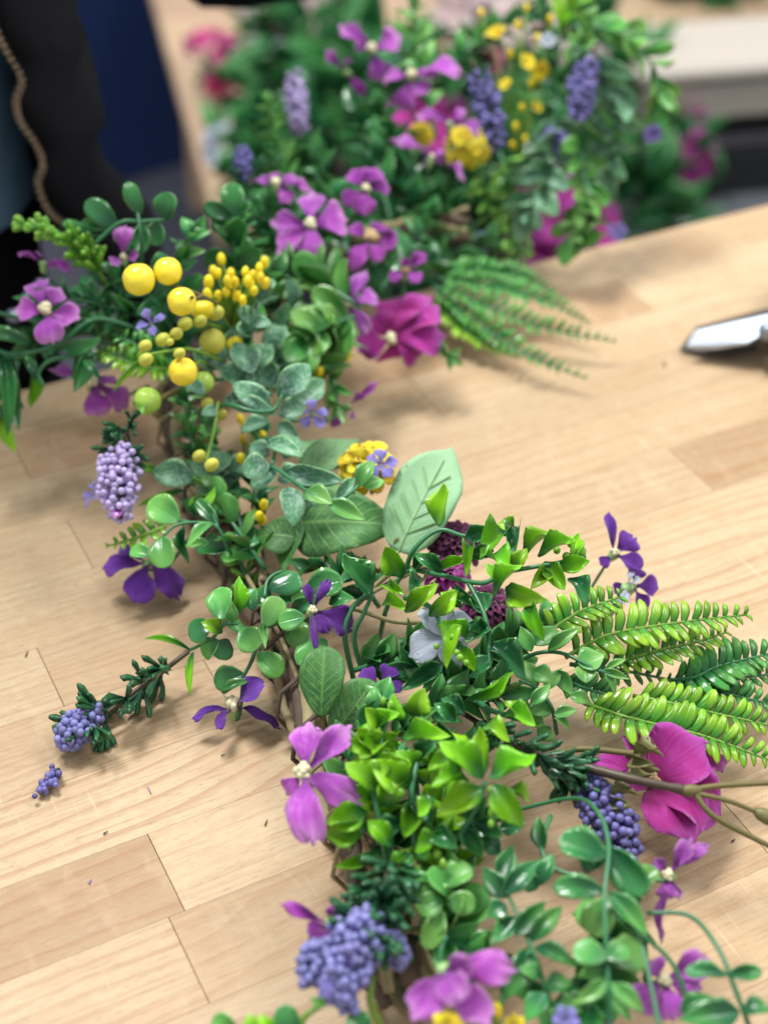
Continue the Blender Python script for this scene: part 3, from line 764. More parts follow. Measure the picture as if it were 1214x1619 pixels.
# five fingers curling round the garland
fb = len(bv)
fd = (KN - WR).normalized(); fs_ = fd.cross(Vector((0, 0, 1))).normalized()
for i, (off, ln) in enumerate(((-.028, .8), (-.010, .95), (.009, 1.0), (.027, .9))):
    b0 = KN + fs_ * off; b1 = b0 + fd * .032 * ln + Vector((0, 0, -.012)); b2 = b1 + fd * .012 + Vector((0, 0, -.026 * ln)); b3 = b2 - fd * .012 + Vector((0, 0, -.014))
    s = len(bv); bv += [tuple(b0), tuple(b1), tuple(b2), tuple(b3)]; br += [.011, .0095, .0088, .008]; be += [(21, s), (s, s + 1), (s + 1, s + 2), (s + 2, s + 3)]
t0 = WR.lerp(KN, .5) - fs_ * .03; s = len(bv); t1 = t0 - fs_ * .015 + fd * .025 + Vector((0, 0, -.012)); t2 = t1 + fd * .025 + Vector((0, 0, -.015))
bv += [tuple(t0), tuple(t1), tuple(t2)]; br += [.012, .0105, .009]; be += [(20, s), (s, s + 1), (s + 1, s + 2)]
me = bpy.data.meshes.new('body'); me.from_pydata([Vector(v) - Vector((PU, PV, 0)) for v in bv], be, [])
body = link('body', me, person, Matrix.Translation((PU, PV, 0)), 'skin')
sk = body.modifiers.new('skin', 'SKIN'); sk.use_smooth_shade = True
if not me.skin_vertices: me.skin_vertices.new()
for i, rr in enumerate(br):
    me.skin_vertices[0].data[i].radius = (rr, rr * (.85 if i < 7 else 1)); me.skin_vertices[0].data[i].use_root = (i == 0)
body.modifiers.new('smooth', 'SUBSURF').levels = 1
bm = bmesh.new(); bmesh.ops.create_uvsphere(bm, u_segments=20, v_segments=14, radius=1.0, matrix=Matrix.Translation((0, .015, .03)) @ Matrix.Diagonal((.088, .10, .105, 1)))
for v in bm.verts:
    if v.co.y < -.02 and v.co.z < .06: v.co.y = -.02
hr = link('hair', bm_mesh('hair', bm), person, Matrix.Translation((PU, PV - .01, .765)), 'hair')
loft('shirt', [ell(PU, PV, z, a, b) for z, a, b in ((.030, .178, .128), (.06, .176, .126), (.14, .172, .122), (.26, .17, .12), (.40, .18, .12), (.52, .17, .10), (.575, .07, .065))], 'denim', person)
loft('trousers', [ell(PU, PV, z, a, b) for z, a, b in ((.10, .165, .112), (.03, .172, .118), (-.06, .178, .12), (-.10, .176, .118))], 'jacket_cloth', person)
for s in (-1, 1):
    loft('trouser_leg', [ell(PU + s * x, PV, z, a, b, 14) for z, x, a, b in ((-.08, .088, .088, .115), (-.3, .095, .08, .09), (-.5, .10, .065, .07), (-.86, .10, .055, .065))], 'jacket_cloth', person)
ZP = [(-40, -330), (-30, -180), (-22, -60), (-6, 28), (14, 74), (38, 116), (29, 150), (35, 182), (60, 220), (71, 252), (63, 282), (80, 324), (112, 352), (150, 392), (170, 430), (178, 480), (170, 540)]
ZP = [onv(x, y, .762 + .004 * math.sin(i * 1.7)) for i, (x, y) in enumerate(ZP)]
rings = []
for i, z in enumerate(ZP):
    f = math.sin(i * 1.3) * .004; w_ = .232 + .004 * math.sin(i * .9)
    ring = [z, z + Vector((.014, .004 + f, 0)), Vector((z.x + .032, .775 - f, z.z)), Vector((max(z.x + .045, w_ - .012), .80 + f, z.z)), Vector((w_ + .008, .845, z.z)), Vector((w_ + .004, .90, z.z)),
            Vector((.18, .985, z.z)), Vector((.03, 1.02, z.z)), Vector((-.12, .985, z.z)), Vector((-.185, .90, z.z)), Vector((-.19, .84, z.z)), Vector((-.165, .79, z.z)), Vector((-.13, .768, z.z))]
    rings.append(ring)
top = [ell(0, 0, 0, 1, 1)]
jk = loft('jacket', rings, 'jacket_cloth', person, closed=False, thick=.004)
zb = tube('zipper_tape', [p + Vector((-.002, -.003, 0)) for p in ZP], .0022, .0022, 'jacket_cloth', jk, 6, 4)
zc = catmull([p + Vector((-.003, -.007, 0)) for p in ZP], 4)
bm = bmesh.new(); acc = 0
for i in range(len(zc) - 1):
    d = zc[i + 1] - zc[i]; steps = max(1, int(d.length / .0028))
    for s in range(steps):
        p = zc[i] + d * (s / steps); q = d.to_track_quat('Z', 'Y').to_matrix().to_4x4()
        bmesh.ops.create_cube(bm, size=1, matrix=Matrix.Translation(p - zc[0]) @ q @ Matrix.Diagonal((.0030, .0028, .0014, 1)))
zt = link('zipper_teeth', bm_mesh('zipper_teeth', bm, False), jk, Matrix.Translation(zc[0]), 'zipper_brass'); zt['kind'] = 'stuff'
loft('sleeve', [[c + (a * math.cos(t) + b * math.sin(t)) * rr for t in [k * math.pi / 7 for k in range(14)]] for c, rr in
     ((SH + Vector((-.03, 0, .03)), .075), (SH.lerp(EL, .5), .066), (SH.lerp(EL, .93), .062)) for a, b in [((EL - SH).normalized().orthogonal().normalized(), (EL - SH).normalized().cross((EL - SH).normalized().orthogonal().normalized()))]], 'jacket_cloth', person)
fa = (WR - EL).normalized(); ao = fa.orthogonal().normalized(); bo = fa.cross(ao)
loft('forearm_sleeve', [[EL + fa * (x * (WR - EL).length) + (ao * math.cos(t) + bo * math.sin(t)) * rr for t in [k * math.pi / 7 for k in range(14)]] for x, rr in ((-.28, .006), (-.24, .034), (-.1, .052), (.2, .056), (.5, .054), (.8, .052), (.84, .046), (.83, .030))], 'jacket_cloth', person)
for x, y in ((48, 470), (22, 500), (66, 452)):
    ball(person, 'metal_stud', 'blade_steel', onv(x, y, .752), .0042, 2)

# ================================================================== snips at the right edge
sp = P(1092, 548, .4)
sn = thing('garden_snips', 'steel bladed snips with dark handles lying at the right table edge', 'snips', P(1200, 520, 0))
A, B_, C_, D_ = P(1088, 548, 1.2), P(1216, 497, 2.6), P(1222, 520, 2.4), P(1130, 549, .6)
def slab(name, poly, th, mat, parent):
    n = (poly[1] - poly[0]).cross(poly[2] - poly[0]).normalized(); k = len(poly); o0 = poly[0]
    vs = [p - o0 for p in poly] + [p - o0 - n * th for p in poly]
    fs = [tuple(range(k)), tuple(range(2 * k - 1, k - 1, -1))] + [(i, i + k, (i + 1) % k + k, (i + 1) % k) for i in range(k)]
    return link(name, mesh_of(name, vs, fs, False), parent, Matrix.Translation(o0), mat)
slab('blade', [P(1086, 546, 1.0), P(1098, 524, 1.6), P(1160, 509, 2.0), P(1216, 497, 2.4), P(1222, 520, 2.2), P(1180, 541, 1.6), P(1130, 549, 1.1)][::-1], .0016, 'blade_steel', sn)
slab('lower_blade', [P(1074, 551, .3), P(1100, 517, .8), P(1216, 486, 1.3), P(1230, 545, 1.2), P(1150, 563, .5)][::-1], .0016, 'dark_grip', sn)
tube('handle', [P(1205, 532, 1.8), P(1235, 545, 1.6), P(1300, 560, 1.4), P(1390, 565, 1.0)], .008, .007, 'dark_grip', sn, 10)
tube('handle', [P(1222, 524, 1.9), P(1260, 490, 1.8), P(1240, 440, 1.6), P(1300, 420, 1.2), P(1380, 470, 1.0)], .007, .0075, 'grey_grip', sn, 10)
ball(sn, 'pivot_bolt', 'grey_metal', P(1214, 524, 2.4), .006, 2)
# ================================================================== vine base of the garland
PATH = [(648, 1570, 1.4), (600, 1440, 1.6), (575, 1345, 1.6), (530, 1230, 1.6), (490, 1130, 1.6), (455, 1030, 1.6), (405, 935, 1.6), (350, 835, 1.8), (305, 735, 2.0), (283, 655, 2.4), (300, 570, 3.0), (360, 500, 3.4), (450, 440, 3.6), (550, 400, 3.6), (650, 370, 3.8), (740, 360, 4.5)]
vr = RNG(); pw = catmull([P(*p) for p in PATH], 8)
vine = thing('twig_garland_base', 'twisted brown twig base running under the flowers from front to back', 'twig base', pw[0])
for s in range(6):
    ph = s * 1.047; pts = []
    for i, p in enumerate(pw):
        tg = (pw[min(i + 1, len(pw) - 1)] - pw[max(i - 1, 0)]).normalized(); a = tg.orthogonal().normalized()
        a = (Vector((0, 0, 1)) - tg * tg.z).normalized(); b = tg.cross(a); an = ph + i * (.16 if s % 2 else .11)
        R = .0075 if s < 4 else .010
        pts.append(p + (a * math.cos(an) + b * math.sin(an)) * R * vr.uniform(.8, 1.15))
    tube('strand', pts, .0034 - .0003 * s, .0028 - .0002 * s, ('vine_brown', 'vine_straw', 'vine_brown', 'vine_green', 'vine_brown', 'vine_straw')[s], vine, 7, 1, 12, False)
for t in (.07, .16, .24, .33, .42, .5, .58):       # thin binding twigs round the base
    p, tg = at_curve(pw, t); a = (Vector((0, 0, 1)) - tg * tg.z).normalized(); b = tg.cross(a)
    tube('binding', [p + tg * (.0032 * k - .02) + (a * math.cos(k * .9) + b * math.sin(k * .9)) * .0125 for k in range(15)], .0011, .0010, 'vine_brown' if vr.random() < .6 else 'vine_straw', vine, 5, 1, 0, False)

# ================================================================== table bits
def bit(label, px, py, L, w_, mat, ang, cat='crumb', h=.0006):
    p = P(px, py, 0) + Vector((0, 0, h)); d = Vector((math.cos(ang), math.sin(ang), 0))
    r = RNG(); o = tube('crumb', [p - d * L / 2, p + Vector((d.y, -d.x, 0)) * L * r.uniform(-.05, .05), p + d * L / 2], w_ * .7, w_ * .4, mat, None, 5, 3)
    tag(o, label, cat, 'crumbs on the table')
bit('dark sliver on the stave left of the needle sprig', 43, 1035, .0035, .0005, 'debris_dark', 1.0)
bit('pink thread scrap below the lavender', 236, 1250, .004, .0004, 'debris_pink', 1.6)
bit('dark speck above the dark stave end', 168, 1318, .002, .0005, 'debris_dark', .3)
bit('lilac crumb on the brown stave', 143, 1395, .002, .0005, 'debris_blue', .8)
bit('dark sliver right beside the orchid flower', 421, 1302, .003, .0004, 'debris_dark', .9)
bit('dark speck near the crack in the table', 353, 1195, .0018, .0004, 'debris_dark', .2)
bit('dark splinter near the snips', 1050, 577, .006, .0007, 'debris_dark', 1.0)
bit('dark speck beside the magenta flower', 1158, 1330, .002, .0005, 'debris_dark', .2)

# ================================================================== lavender
lavender('slate blue lavender sprig lying on the table at left', [(298, 1030, 1.6), (262, 1058, 1.4), (215, 1092, 1.2), (165, 1130, 1.0), (130, 1150, 1.0)],
         [(150, 1126, 1.2), (130, 1143, 1.1), (113, 1160, 1.0), (102, 1172, .9)], [15, 25, 26, 14], 'lavender_bead', 115, .00160, (.24, .40, .56, .72, .86), per=8, nl=.0140)
fr = thing('lavender_fragment', 'small broken off lavender tip lying alone on the table', 'lavender', P(78, 1232, 0)); rr_ = RNG()
for i in range(26):
    t = rr_.random(); p = P(92 - 30 * t, 1218 + 36 * t, .3) + Vector((rr_.gauss(0, .0017), rr_.gauss(0, .0017), rr_.uniform(-.0016, .0016)))
    p.z = max(p.z, .0013); ball(fr, 'bead', 'indigo_bead', p, .00145 * rr_.uniform(.8, 1.15), 2)
tube('spike', [P(94, 1216, .3), P(62, 1254, .25)], .0009, .0007, 'stem_dark', fr)
lavender('pale lilac lavender spike drooping under the green berry', [(214, 650, 6.5), (200, 680, 6.2), (192, 705, 6.0), (188, 740, 5.6), (188, 815, 4.6)],
         [(186, 718, 6.0), (188, 745, 5.6), (188, 785, 5.0), (190, 820, 4.5)], [24, 36, 34, 12], 'lilac_bead', 190, .00158, (.12, .25, .38, .5), per=8, nl=.0115, florets=6)
lavender('dusty violet lavender spike below the magenta flower', [(880, 1205, 3.4), (915, 1230, 3.2), (950, 1275, 3.0), (985, 1330, 2.6)],
         [(925, 1235, 3.2), (948, 1270, 3.0), (975, 1310, 2.7), (998, 1352, 2.2)], [20, 38, 40, 20], 'indigo_bead', 150, .00165, (.02, .1, .2), per=7, nl=.012, florets=2)
lavender('full blue violet lavender head at the bottom of the garland', [(612, 1380, 4.5), (600, 1430, 4.6), (575, 1470, 4.8), (555, 1520, 4.8)],
         [(585, 1455, 4.8), (560, 1490, 5.0), (540, 1530, 4.8), (548, 1590, 4.2)], [24, 50, 46, 18], 'lavender_bead', 190, .0016, (.1, .3, .5, .65), per=8, nl=.014, florets=5)
lavender('side cluster of the blue violet lavender head', [(600, 1445, 4.4), (622, 1475, 4.4)], [(605, 1490, 4.4), (625, 1500, 4.3), (634, 1520, 4.2)], [22, 22, 12], 'lavender_bead', 60, .0017, (.2,), per=6, nl=.013)
lavender('left side cluster of the blue violet lavender head', [(545, 1490, 4.6), (505, 1510, 4.4)], [(515, 1500, 4.6), (495, 1515, 4.4), (490, 1550, 4.2)], [16, 24, 14], 'lavender_bead', 60, .0017, (), per=6)
lavender('blurred indigo lavender spike hanging under the yellow blossoms', [(745, 95, 86), (757, 125, 86), (775, 170, 86), (786, 230, 86)], [(757, 125, 86), (770, 160, 86), (778, 195, 86), (786, 232, 86)], [18, 24, 22, 10], 'indigo_bead', 90, .0021, (.1,), per=6)
lavender('blurred indigo lavender spike at the upper right of the garland', [(940, 70, 86), (928, 110, 86), (915, 185, 86)], [(930, 100, 86), (922, 130, 86), (917, 160, 86), (912, 188, 86)], [16, 24, 22, 12], 'indigo_bead', 85, .0021, (.1,), per=6)
lavender('small blurred grey violet lavender tip at the left of the upper blooms', [(400, 290, 80), (388, 265, 80), (382, 240, 80)], [(388, 278, 80), (382, 256, 80), (384, 236, 80)], [10, 16, 8], 'indigo_bead', 35, .0019, (.1,))
lavender('blurred powder blue spike behind the upper violet flowers', [(475, 220, 92), (470, 170, 92), (465, 120, 92)], [(472, 205, 92), (470, 180, 92), (468, 150, 92), (464, 120, 92)], [14, 16, 16, 10], 'lilac_bead', 60, .0024, ())

# ================================================================== flowers, front to back
flower('large orchid flower with cream centre facing the camera at lower middle', (481, 1222, 5.2), [(489, 1144, .8, 62), (553, 1150, .9, 50), (557, 1262, .5, 58), (488, 1322, .2, 68), (450, 1258, -.7, 46)], 'orchid_petal', nrm=(-.2, .35, .9), stem=(540, 1270, 2.5), srad=.0042)
flower('violet flower lying on the table near the twig base', (368, 1118, 1.1), [(412, 1082, 1.3, 54), (306, 1133, .0, 22), (344, 1148, .3, 22), (441, 1140, -.2, 24)], 'violet_petal', nrm=(0, .8, .4), stem=(385, 1075, 1.8), srad=.0042)
flower('deep violet flower on bare wood below the round green buds', (232, 889, 1.6), [(165, 897, .0, 42), (216, 948, -.5, 56), (285, 935, -.6, 56), (190, 864, .6, 26), (270, 872, .5, 24)], 'violet_petal', nrm=(.1, .6, .7), stem=(300, 850, 2.2), stamen=None)
flower('violet flower with two upright narrow petals in the middle leaves', (494, 966, 4.6), [(520, 916, 1.0, 20), (485, 925, 1.0, 19), (518, 996, -.2, 30), (560, 988, -.6, 54), (497, 1016, .2, 14)], 'violet_petal', nrm=(.1, .4, .8), stem=(440, 985, 3.5), srad=.0024)
flower('dark violet flower half hidden above the sage leaf', (600, 1085, 3.0), [(573, 1058, .3, 34), (622, 1052, .5, 36), (636, 1082, .2, 34), (598, 1105, .0, 34)], 'violet_petal', nrm=(0, .6, .7), stem=(610, 1110, 1.8), stamen=None)
flower('deep violet flower standing above the fern at right', (970, 876, 3.6), [(962, 812, 1.4, 20), (1003, 848, .6, 46), (1013, 894, .1, 34), (950, 893, -.3, 24)], 'violet_petal', nrm=(.3, .5, .7), stem=(930, 950, 2.0), srad=.0026)
flower('deep violet flower lower down behind the fern tip', (1000, 926, 2.4), [(1039, 927, .2, 40), (1019, 962, -.3, 28), (972, 938, .0, 34), (1010, 898, .6, 30)], 'violet_petal', nrm=(.2, .6, .6), stem=(950, 975, 1.4), stamen=None)
flower('pale lilac narrow petalled blossom in front of the deep violet flowers', (990, 928, 3.0), [(1000, 896, .5, 13), (1012, 912, .2, 12), (975, 958, -.3, 15), (990, 955, 0, 11)], 'white_petal', nrm=(.2, .4, .8), stem=(960, 985, 2.0), stamen=None, name='small_flower')
flower('orchid flower over the table edge left of the green berry', (146, 607, 5.0), [(84, 578, .8, 20), (118, 590, .6, 22), (158, 655, -.8, 50), (204, 640, -.6, 46), (180, 598, .6, 26)], 'orchid_petal', nrm=(.3, .5, .7), stem=(235, 610, 5.0))
flower('orchid flower at the far left before the dark jacket', (74, 492, 9.0), [(56, 436, 1.0, 46), (96, 456, .9, 36), (27, 488, .3, 44), (123, 503, 0, 46), (82, 538, -.6, 54)], 'orchid_petal', nrm=(-.1, .5, .8), stem=(150, 505, 7.5))
flower('orchid bloom with one upright petal left of the yellow berries', (196, 408, 10.5), [(196, 356, 1.4, 36), (176, 416, .2, 24), (218, 404, .2, 26)], 'orchid_petal', nrm=(0, .4, .8), stem=(210, 470, 8.5), srad=.0022)
flower('edge on plum flower at the upper left of the garland', (70, 412, 10.0), [(28, 400, .4, 18), (58, 398, .6, 16), (88, 420, .0, 22), (112, 428, -.2, 20)], 'plum_petal', nrm=(.1, .9, .3), stem=(150, 440, 8.0), stamen=None)
flower('small plum blossom deep in the leaves left of the yellow berries', (178, 440, 8.5), [(162, 432, .3, 20), (190, 430, .3, 20), (176, 462, -.3, 20)], 'plum_petal', nrm=(0, .5, .8), stamen=None, stem=(200, 470, 7.5))
flower('bright orchid flower with pale centre facing the camera in the upper garland', (491, 357, 9.0), [(430, 350, .2, 44), (494, 304, 1.0, 50), (549, 342, .4, 66), (492, 402, -.6, 46), (440, 398, -.5, 42)], 'orchid_petal', nrm=(-.05, .35, .9), stem=(520, 390, 6.5))
flower('orchid flower tilted flat left above the bright orchid flower', (436, 293, 10.0), [(396, 284, .0, 28), (432, 272, .5, 24), (472, 278, .3, 30), (493, 298, -.1, 24), (458, 320, -.6, 34)], 'orchid_petal', nrm=(0, .85, .4), stem=(480, 330, 7.5), srad=.0034)
flower('cupped orchid flower right above the bright orchid flower', (578, 300, 9.5), [(556, 270, .9, 36), (594, 266, 1.0, 38), (616, 292, .2, 36), (575, 334, -.5, 40), (542, 318, -.3, 32)], 'plum_petal', nrm=(.1, .4, .8), stem=(590, 350, 7.0), srad=.003)
flower('plum flower with tan stamens below the cupped orchid flower', (586, 378, 8.0), [(629, 381, .2, 36), (556, 418, -.5, 36), (604, 352, .6, 30), (552, 356, .4, 28), (600, 408, -.4, 30)], 'plum_petal', nrm=(.1, .5, .8), stem=(600, 410, 6.0), stamen='tan_stamen', srad=.005)
flower('orchid flower turned sideways left of the big magenta bloom', (552, 482, 6.0), [(578, 428, 1.2, 30), (597, 466, .5, 36), (576, 523, -.4, 38), (524, 532, -.6, 28), (530, 488, .2, 26)], 'orchid_petal', nrm=(-.4, .4, .8), stem=(560, 450, 5.0), srad=.003)
flower('plum petalled flower above the big magenta bloom', (640, 430, 6.0), [(672, 400, 1.0, 24), (640, 408, .9, 22), (662, 440, .1, 28), (618, 440, .2, 24)], 'plum_petal', nrm=(.1, .5, .8), stem=(640, 460, 4.5), stamen='tan_stamen', srad=.003)
flower('big magenta bloom with pale stamens at the back of the garland', (618, 538, 3.6), [(634, 470, 1.6, 80), (688, 478, 1.6, 74), (697, 530, .4, 70), (570, 548, .1, 62), (628, 566, -.9, 76), (590, 496, 1.2, 56), (668, 560, -.6, 60)], 'magenta_petal', nrm=(-.1, .35, .9), shape='petal', stem=(640, 470, 3), stamen='cream_stamen', srad=.0042, name='round_petal_flower')
flower('plum edge on flower leaning over the table behind the frosted leaves', (552, 640, 3.2), [(597, 604, .8, 14), (527, 672, -.4, 18), (560, 660, -.3, 16), (575, 622, .4, 16)], 'plum_petal', nrm=(.5, .6, -.1), stem=(520, 640, 3.0), stamen=None)
flower('upper orchid flower at the top middle of the garland', (588, 80, 88), [(540, 40, -1.0, 34), (632, 58, -.8, 44), (606, 128, .3, 44), (563, 66, -.2, 34)], 'orchid_petal', nrm=(-.1, .5, .8), stem=(610, 130, 92))
flower('upper orchid flower spreading flat left of the indigo lavender', (650, 122, 86), [(728, 103, -1.2, 40), (604, 122, .2, 40), (634, 178, .6, 42), (672, 148, -.2, 36), (690, 112, -.6, 32)], 'orchid_petal', nrm=(.1, .6, .7), stem=(660, 190, 90))
flower('edge on plum flower at the top left of the upper blooms', (545, 112, 88), [(515, 80, 0, 20), (578, 150, .2, 22), (552, 92, -.3, 16)], 'plum_petal', nrm=(-.6, .5, .3), stem=(580, 160, 90), stamen=None)
flower('edge on orchid flower below the upper blooms', (682, 250, 84), [(627, 214, -.2, 28), (737, 282, .2, 28), (700, 240, -.3, 22), (668, 262, .3, 20)], 'orchid_petal', nrm=(.3, .8, .3), stem=(690, 290, 88), srad=.002)
flower('small orchid flower between the upper blooms and the yellow blossom', (712, 192, 85), [(660, 180, 0, 30), (762, 208, 0, 34), (735, 175, -.3, 28)], 'orchid_petal', nrm=(.1, .7, .5), stem=(720, 230, 88), stamen=None)
flower('orchid flower with cupped petals at the bottom edge', (702, 1534, 5.6), [(655, 1606, .2, 66), (806, 1528, .7, 66), (722, 1572, .9, 60), (768, 1618, .1, 62), (740, 1520, 1.0, 48)], 'orchid_petal', nrm=(.1, .3, .9), stem=(705, 1480, 4.0), stamen=None)
flower('plum flower behind the blue violet lavender head at the bottom', (522, 1462, 4.0), [(449, 1430, .6, 24), (536, 1448, .9, 46), (512, 1500, .2, 60), (488, 1474, .2, 34)], 'plum_petal', nrm=(-.2, .3, .9), stem=(575, 1470, 3.0), stamen=None)
flower('orchid flower with pinched petals over the table at lower right', (1057, 1384, 4.0), [(1117, 1331, .8, 30), (1092, 1329, 1.1, 34), (1036, 1358, .5, 26), (1052, 1420, -.3, 40), (1072, 1420, -.2, 22), (1040, 1488, -1.2, 18)], 'orchid_petal', nrm=(-.4, .3, .8), stem=(1020, 1390, 2.5), srad=.0026)
flower('orchid flower behind the stems in the lower right corner', (1048, 1550, 3.2), [(1118, 1518, .7, 56), (1108, 1568, .1, 48), (1066, 1612, -.3, 66), (1005, 1590, .1, 60), (1030, 1520, .7, 44)], 'orchid_petal', nrm=(.1, .4, .9), stem=(1020, 1540, 2), srad=.003)
flower('dark plum flower under the leaves at the bottom right', (945, 1590, 2.6), [(915, 1575, .3, 40), (975, 1580, .3, 44), (950, 1622, -.2, 50)], 'plum_petal', nrm=(0, .5, .8), stem=(940, 1560, 2), stamen=None)

# magenta flower at right with its brown stem
mf = flower('magenta flower with big rounded petals lying at the right edge', (1028, 1236, 2.2), [(1110, 1170, 1.6, 124), (1094, 1318, .1, 118), (1144, 1292, -.4, 96), (1005, 1150, .4, 58), (1050, 1150, .6, 50), (1157, 1196, .0, 52), (938, 1196, .9, 44), (975, 1238, .5, 44)], 'magenta_petal', nrm=(.1, .55, .8), shape='broad', stamen='tan_stamen', srad=.004, name='round_petal_flower', stem=(930, 1212, 2.4), stem_mat='stem_olive')
bs = thing('branched_stem', 'brown branching stem laid across the magenta flower', 'stem', P(870, 1196, 3.6))
tube('main_stem', [P(868, 1196, 3.6), P(930, 1214, 3.9), P(1000, 1232, 4.2), P(1086, 1250, 4.2)], .0018, .0015, 'stem_brown', bs, 8, 6, 5)
ball(bs, 'node', 'stem_olive', P(1092, 1250, 4.2), .0024, 2, RIGHT, 1.7)
tube('branch', [P(1090, 1250, 4.2), P(1140, 1242, 4.2), P(1250, 1236, 4.0)], .0012, .0010, 'stem_olive', bs)
tube('branch', [P(1098, 1254, 4.2), P(1150, 1266, 4.0), P(1195, 1284, 3.6)], .0010, .0008, 'stem_olive', bs)
tube('branch', [P(1096, 1252, 4.2), P(1130, 1292, 3.8), P(1230, 1345, 3.0)], .0012, .0010, 'stem_olive', bs)
ball(bs, 'seed_bud', 'olive_calyx', P(1212, 1292, 3.5), .0028, 2, P(1195, 1284, 3.6) - P(1214, 1294, 3.5), 2.0)
tube('branch', [P(880, 1192, 3.4), P(920, 1184, 3.8), P(985, 1190, 3.8), P(1006, 1194, 3.7)], .0012, .0012, 'stem_olive', bs)
def calyx(px, py, tx, ty, h):
    b, t = P(px, py, h), P(tx, ty, h + .2); r = RNG(); ax = (t - b).normalized(); a = ax.orthogonal().normalized(); c2 = ax.cross(a)
    for k in range(5):
        an = k * 1.2566; d = a * math.cos(an) + c2 * math.sin(an)
        blade(bs, 'sepal', 'lime', 'olive_calyx', b + d * .0008, t + d * .0055, .0052, d, k)
    tube('calyx_cup', [b - ax * .002, b + ax * .004], .0016, .0028, 'olive_calyx', bs)
calyx(998, 1194, 1040, 1206, 3.6); calyx(962, 1262, 1002, 1268, 3.2)

# little periwinkle and white flowers
pflower('tiny periwinkle flower below the left yellow berry', (240, 512, 9.5), 26, 'periwinkle_petal', (-.2, .3, .9), .6, 4, .62, .35, stamen=None, stem=(270, 545, 8.0))
pflower('tiny periwinkle flower right of the frosted leaves', (494, 655, 6.6), 26, 'periwinkle_petal', (.1, .3, .9), .3, 5, .7, .1, stamen='green_berry', srad=.0007, stem=(455, 665, 6.0))
pflower('tiny periwinkle flower before the yellow pompon', (601, 735, 7.0), 26, 'periwinkle_petal', (.2, .4, .8), .2, 5, .8, .2, stamen=None, stem=(578, 765, 6.6))
pflower('tiny periwinkle flower peeking left of the lilac lavender', (150, 782, 4.0), 26, 'periwinkle_petal', (-.6, .4, .5), .4, 5, .6, .3, stamen=None, stem=(185, 790, 4.2))
pflower('blurred lilac bell blossom hanging at the upper right', (1030, 205, 88), 22, 'periwinkle_petal', (0, -.5, .6), .4, 5, .9, .9, stamen=None, stem=(1035, 165, 88))
pflower('blurred lilac blossom below the second indigo spike', (872, 225, 88), 24, 'periwinkle_petal', (0, -.1, .9), .1, 5, .8, .3, stamen=None, stem=(890, 190, 90))
pflower('blurred lilac blossom near the table far edge', (762, 384, 88), 20, 'periwinkle_petal', (0, .4, .8), .1, 5, .8, .3, stamen=None, stem=(750, 350, 90))
pflower('blurred lilac blossom right at the far table edge', (975, 368, 92), 18, 'periwinkle_petal', (0, .4, .8), .1, 5, .8, .3, stamen=None, stem=(955, 340, 92))
pflower('lilac tipped blossom at the very bottom edge', (893, 1612, 5.0), 24, 'periwinkle_petal', (0, .5, .8), .8, 5, .7, .6, stamen=None, stem=(900, 1640, 3.5))
pflower('white hydrangea floret among the lime leaves', (702, 1008, 4.6), 60, 'white_petal', (0, .35, .9), .75, 4, .92, .08, 'broad', stamen=None, name='white_floret', stem=(700, 1050, 2.5))
pflower('small white blossom at the top of the garland', (865, 66, 90), 16, 'white_petal', (0, .4, .8), .1, 5, .9, .4, stamen=None, stem=(870, 100, 92))
# pompons
mum('golden yellow pompon flower behind the frosted sprig', (580, 738, 5.6), 50, 'yellow_petal', (-.15, .5, .8), 4, 9, wid=.55)
mum('burgundy pompon flower behind the lime leaves', (718, 862, 4.2), 48, 'burgundy_petal', (.1, .5, .8), 6, 15, wid=.36)
mum('second burgundy pompon lower behind the white floret', (770, 962, 3.0), 46, 'burgundy_petal', (.1, .5, .8), 5, 14, wid=.36)
mum('magenta burgundy pompon beside the straw stem', (705, 905, 3.6), 40, 'magenta_petal', (0, .5, .8), 4, 12, wid=.4)
mum('blurred yellow pompon in the upper garland', (738, 230, 90), 40, 'yellow_petal', (0, .4, .8), 5, 11, wid=.6)
mum('blurred smaller yellow pompon left in the upper garland', (664, 213, 91), 24, 'yellow_petal', (0, .4, .8), 4, 9, wid=.6)
for i, (x, y, s, lb) in enumerate(((790, 62, 24, 'leftmost yellow blossom at the top of the garland'), (826, 102, 19, 'yellow blossom between the two indigo spikes'), (852, 108, 20, 'right yellow blossom near the second indigo spike'), (801, 140, 15, 'yellow blossom touching the first indigo spike'), (845, 172, 13, 'lowest yellow blossom between the indigo spikes'))):
    pflower('blurred ' + lb, (x, y, 90), s, 'yellow_petal', ((-.5, .5, .1, -.3, .4)[i % 5], (.6, .2, -.4, .5, .1)[i % 5], .7), i, 4, 1.0, .9, stamen=None, stem=(x + 8, y + 45, 92))
pflower('yellow blossom cut by the bottom edge', (706, 1622, 5.5), 26, 'yellow_petal', (0, .5, .8), .3, 7, .6, .5, stamen=None, stem=(715, 1640, 4))
pflower('second yellow blossom cut by the bottom edge', (812, 1622, 4.6), 20, 'yellow_petal', (0, .5, .8), .3, 7, .6, .5, stamen=None, stem=(820, 1640, 3.5))

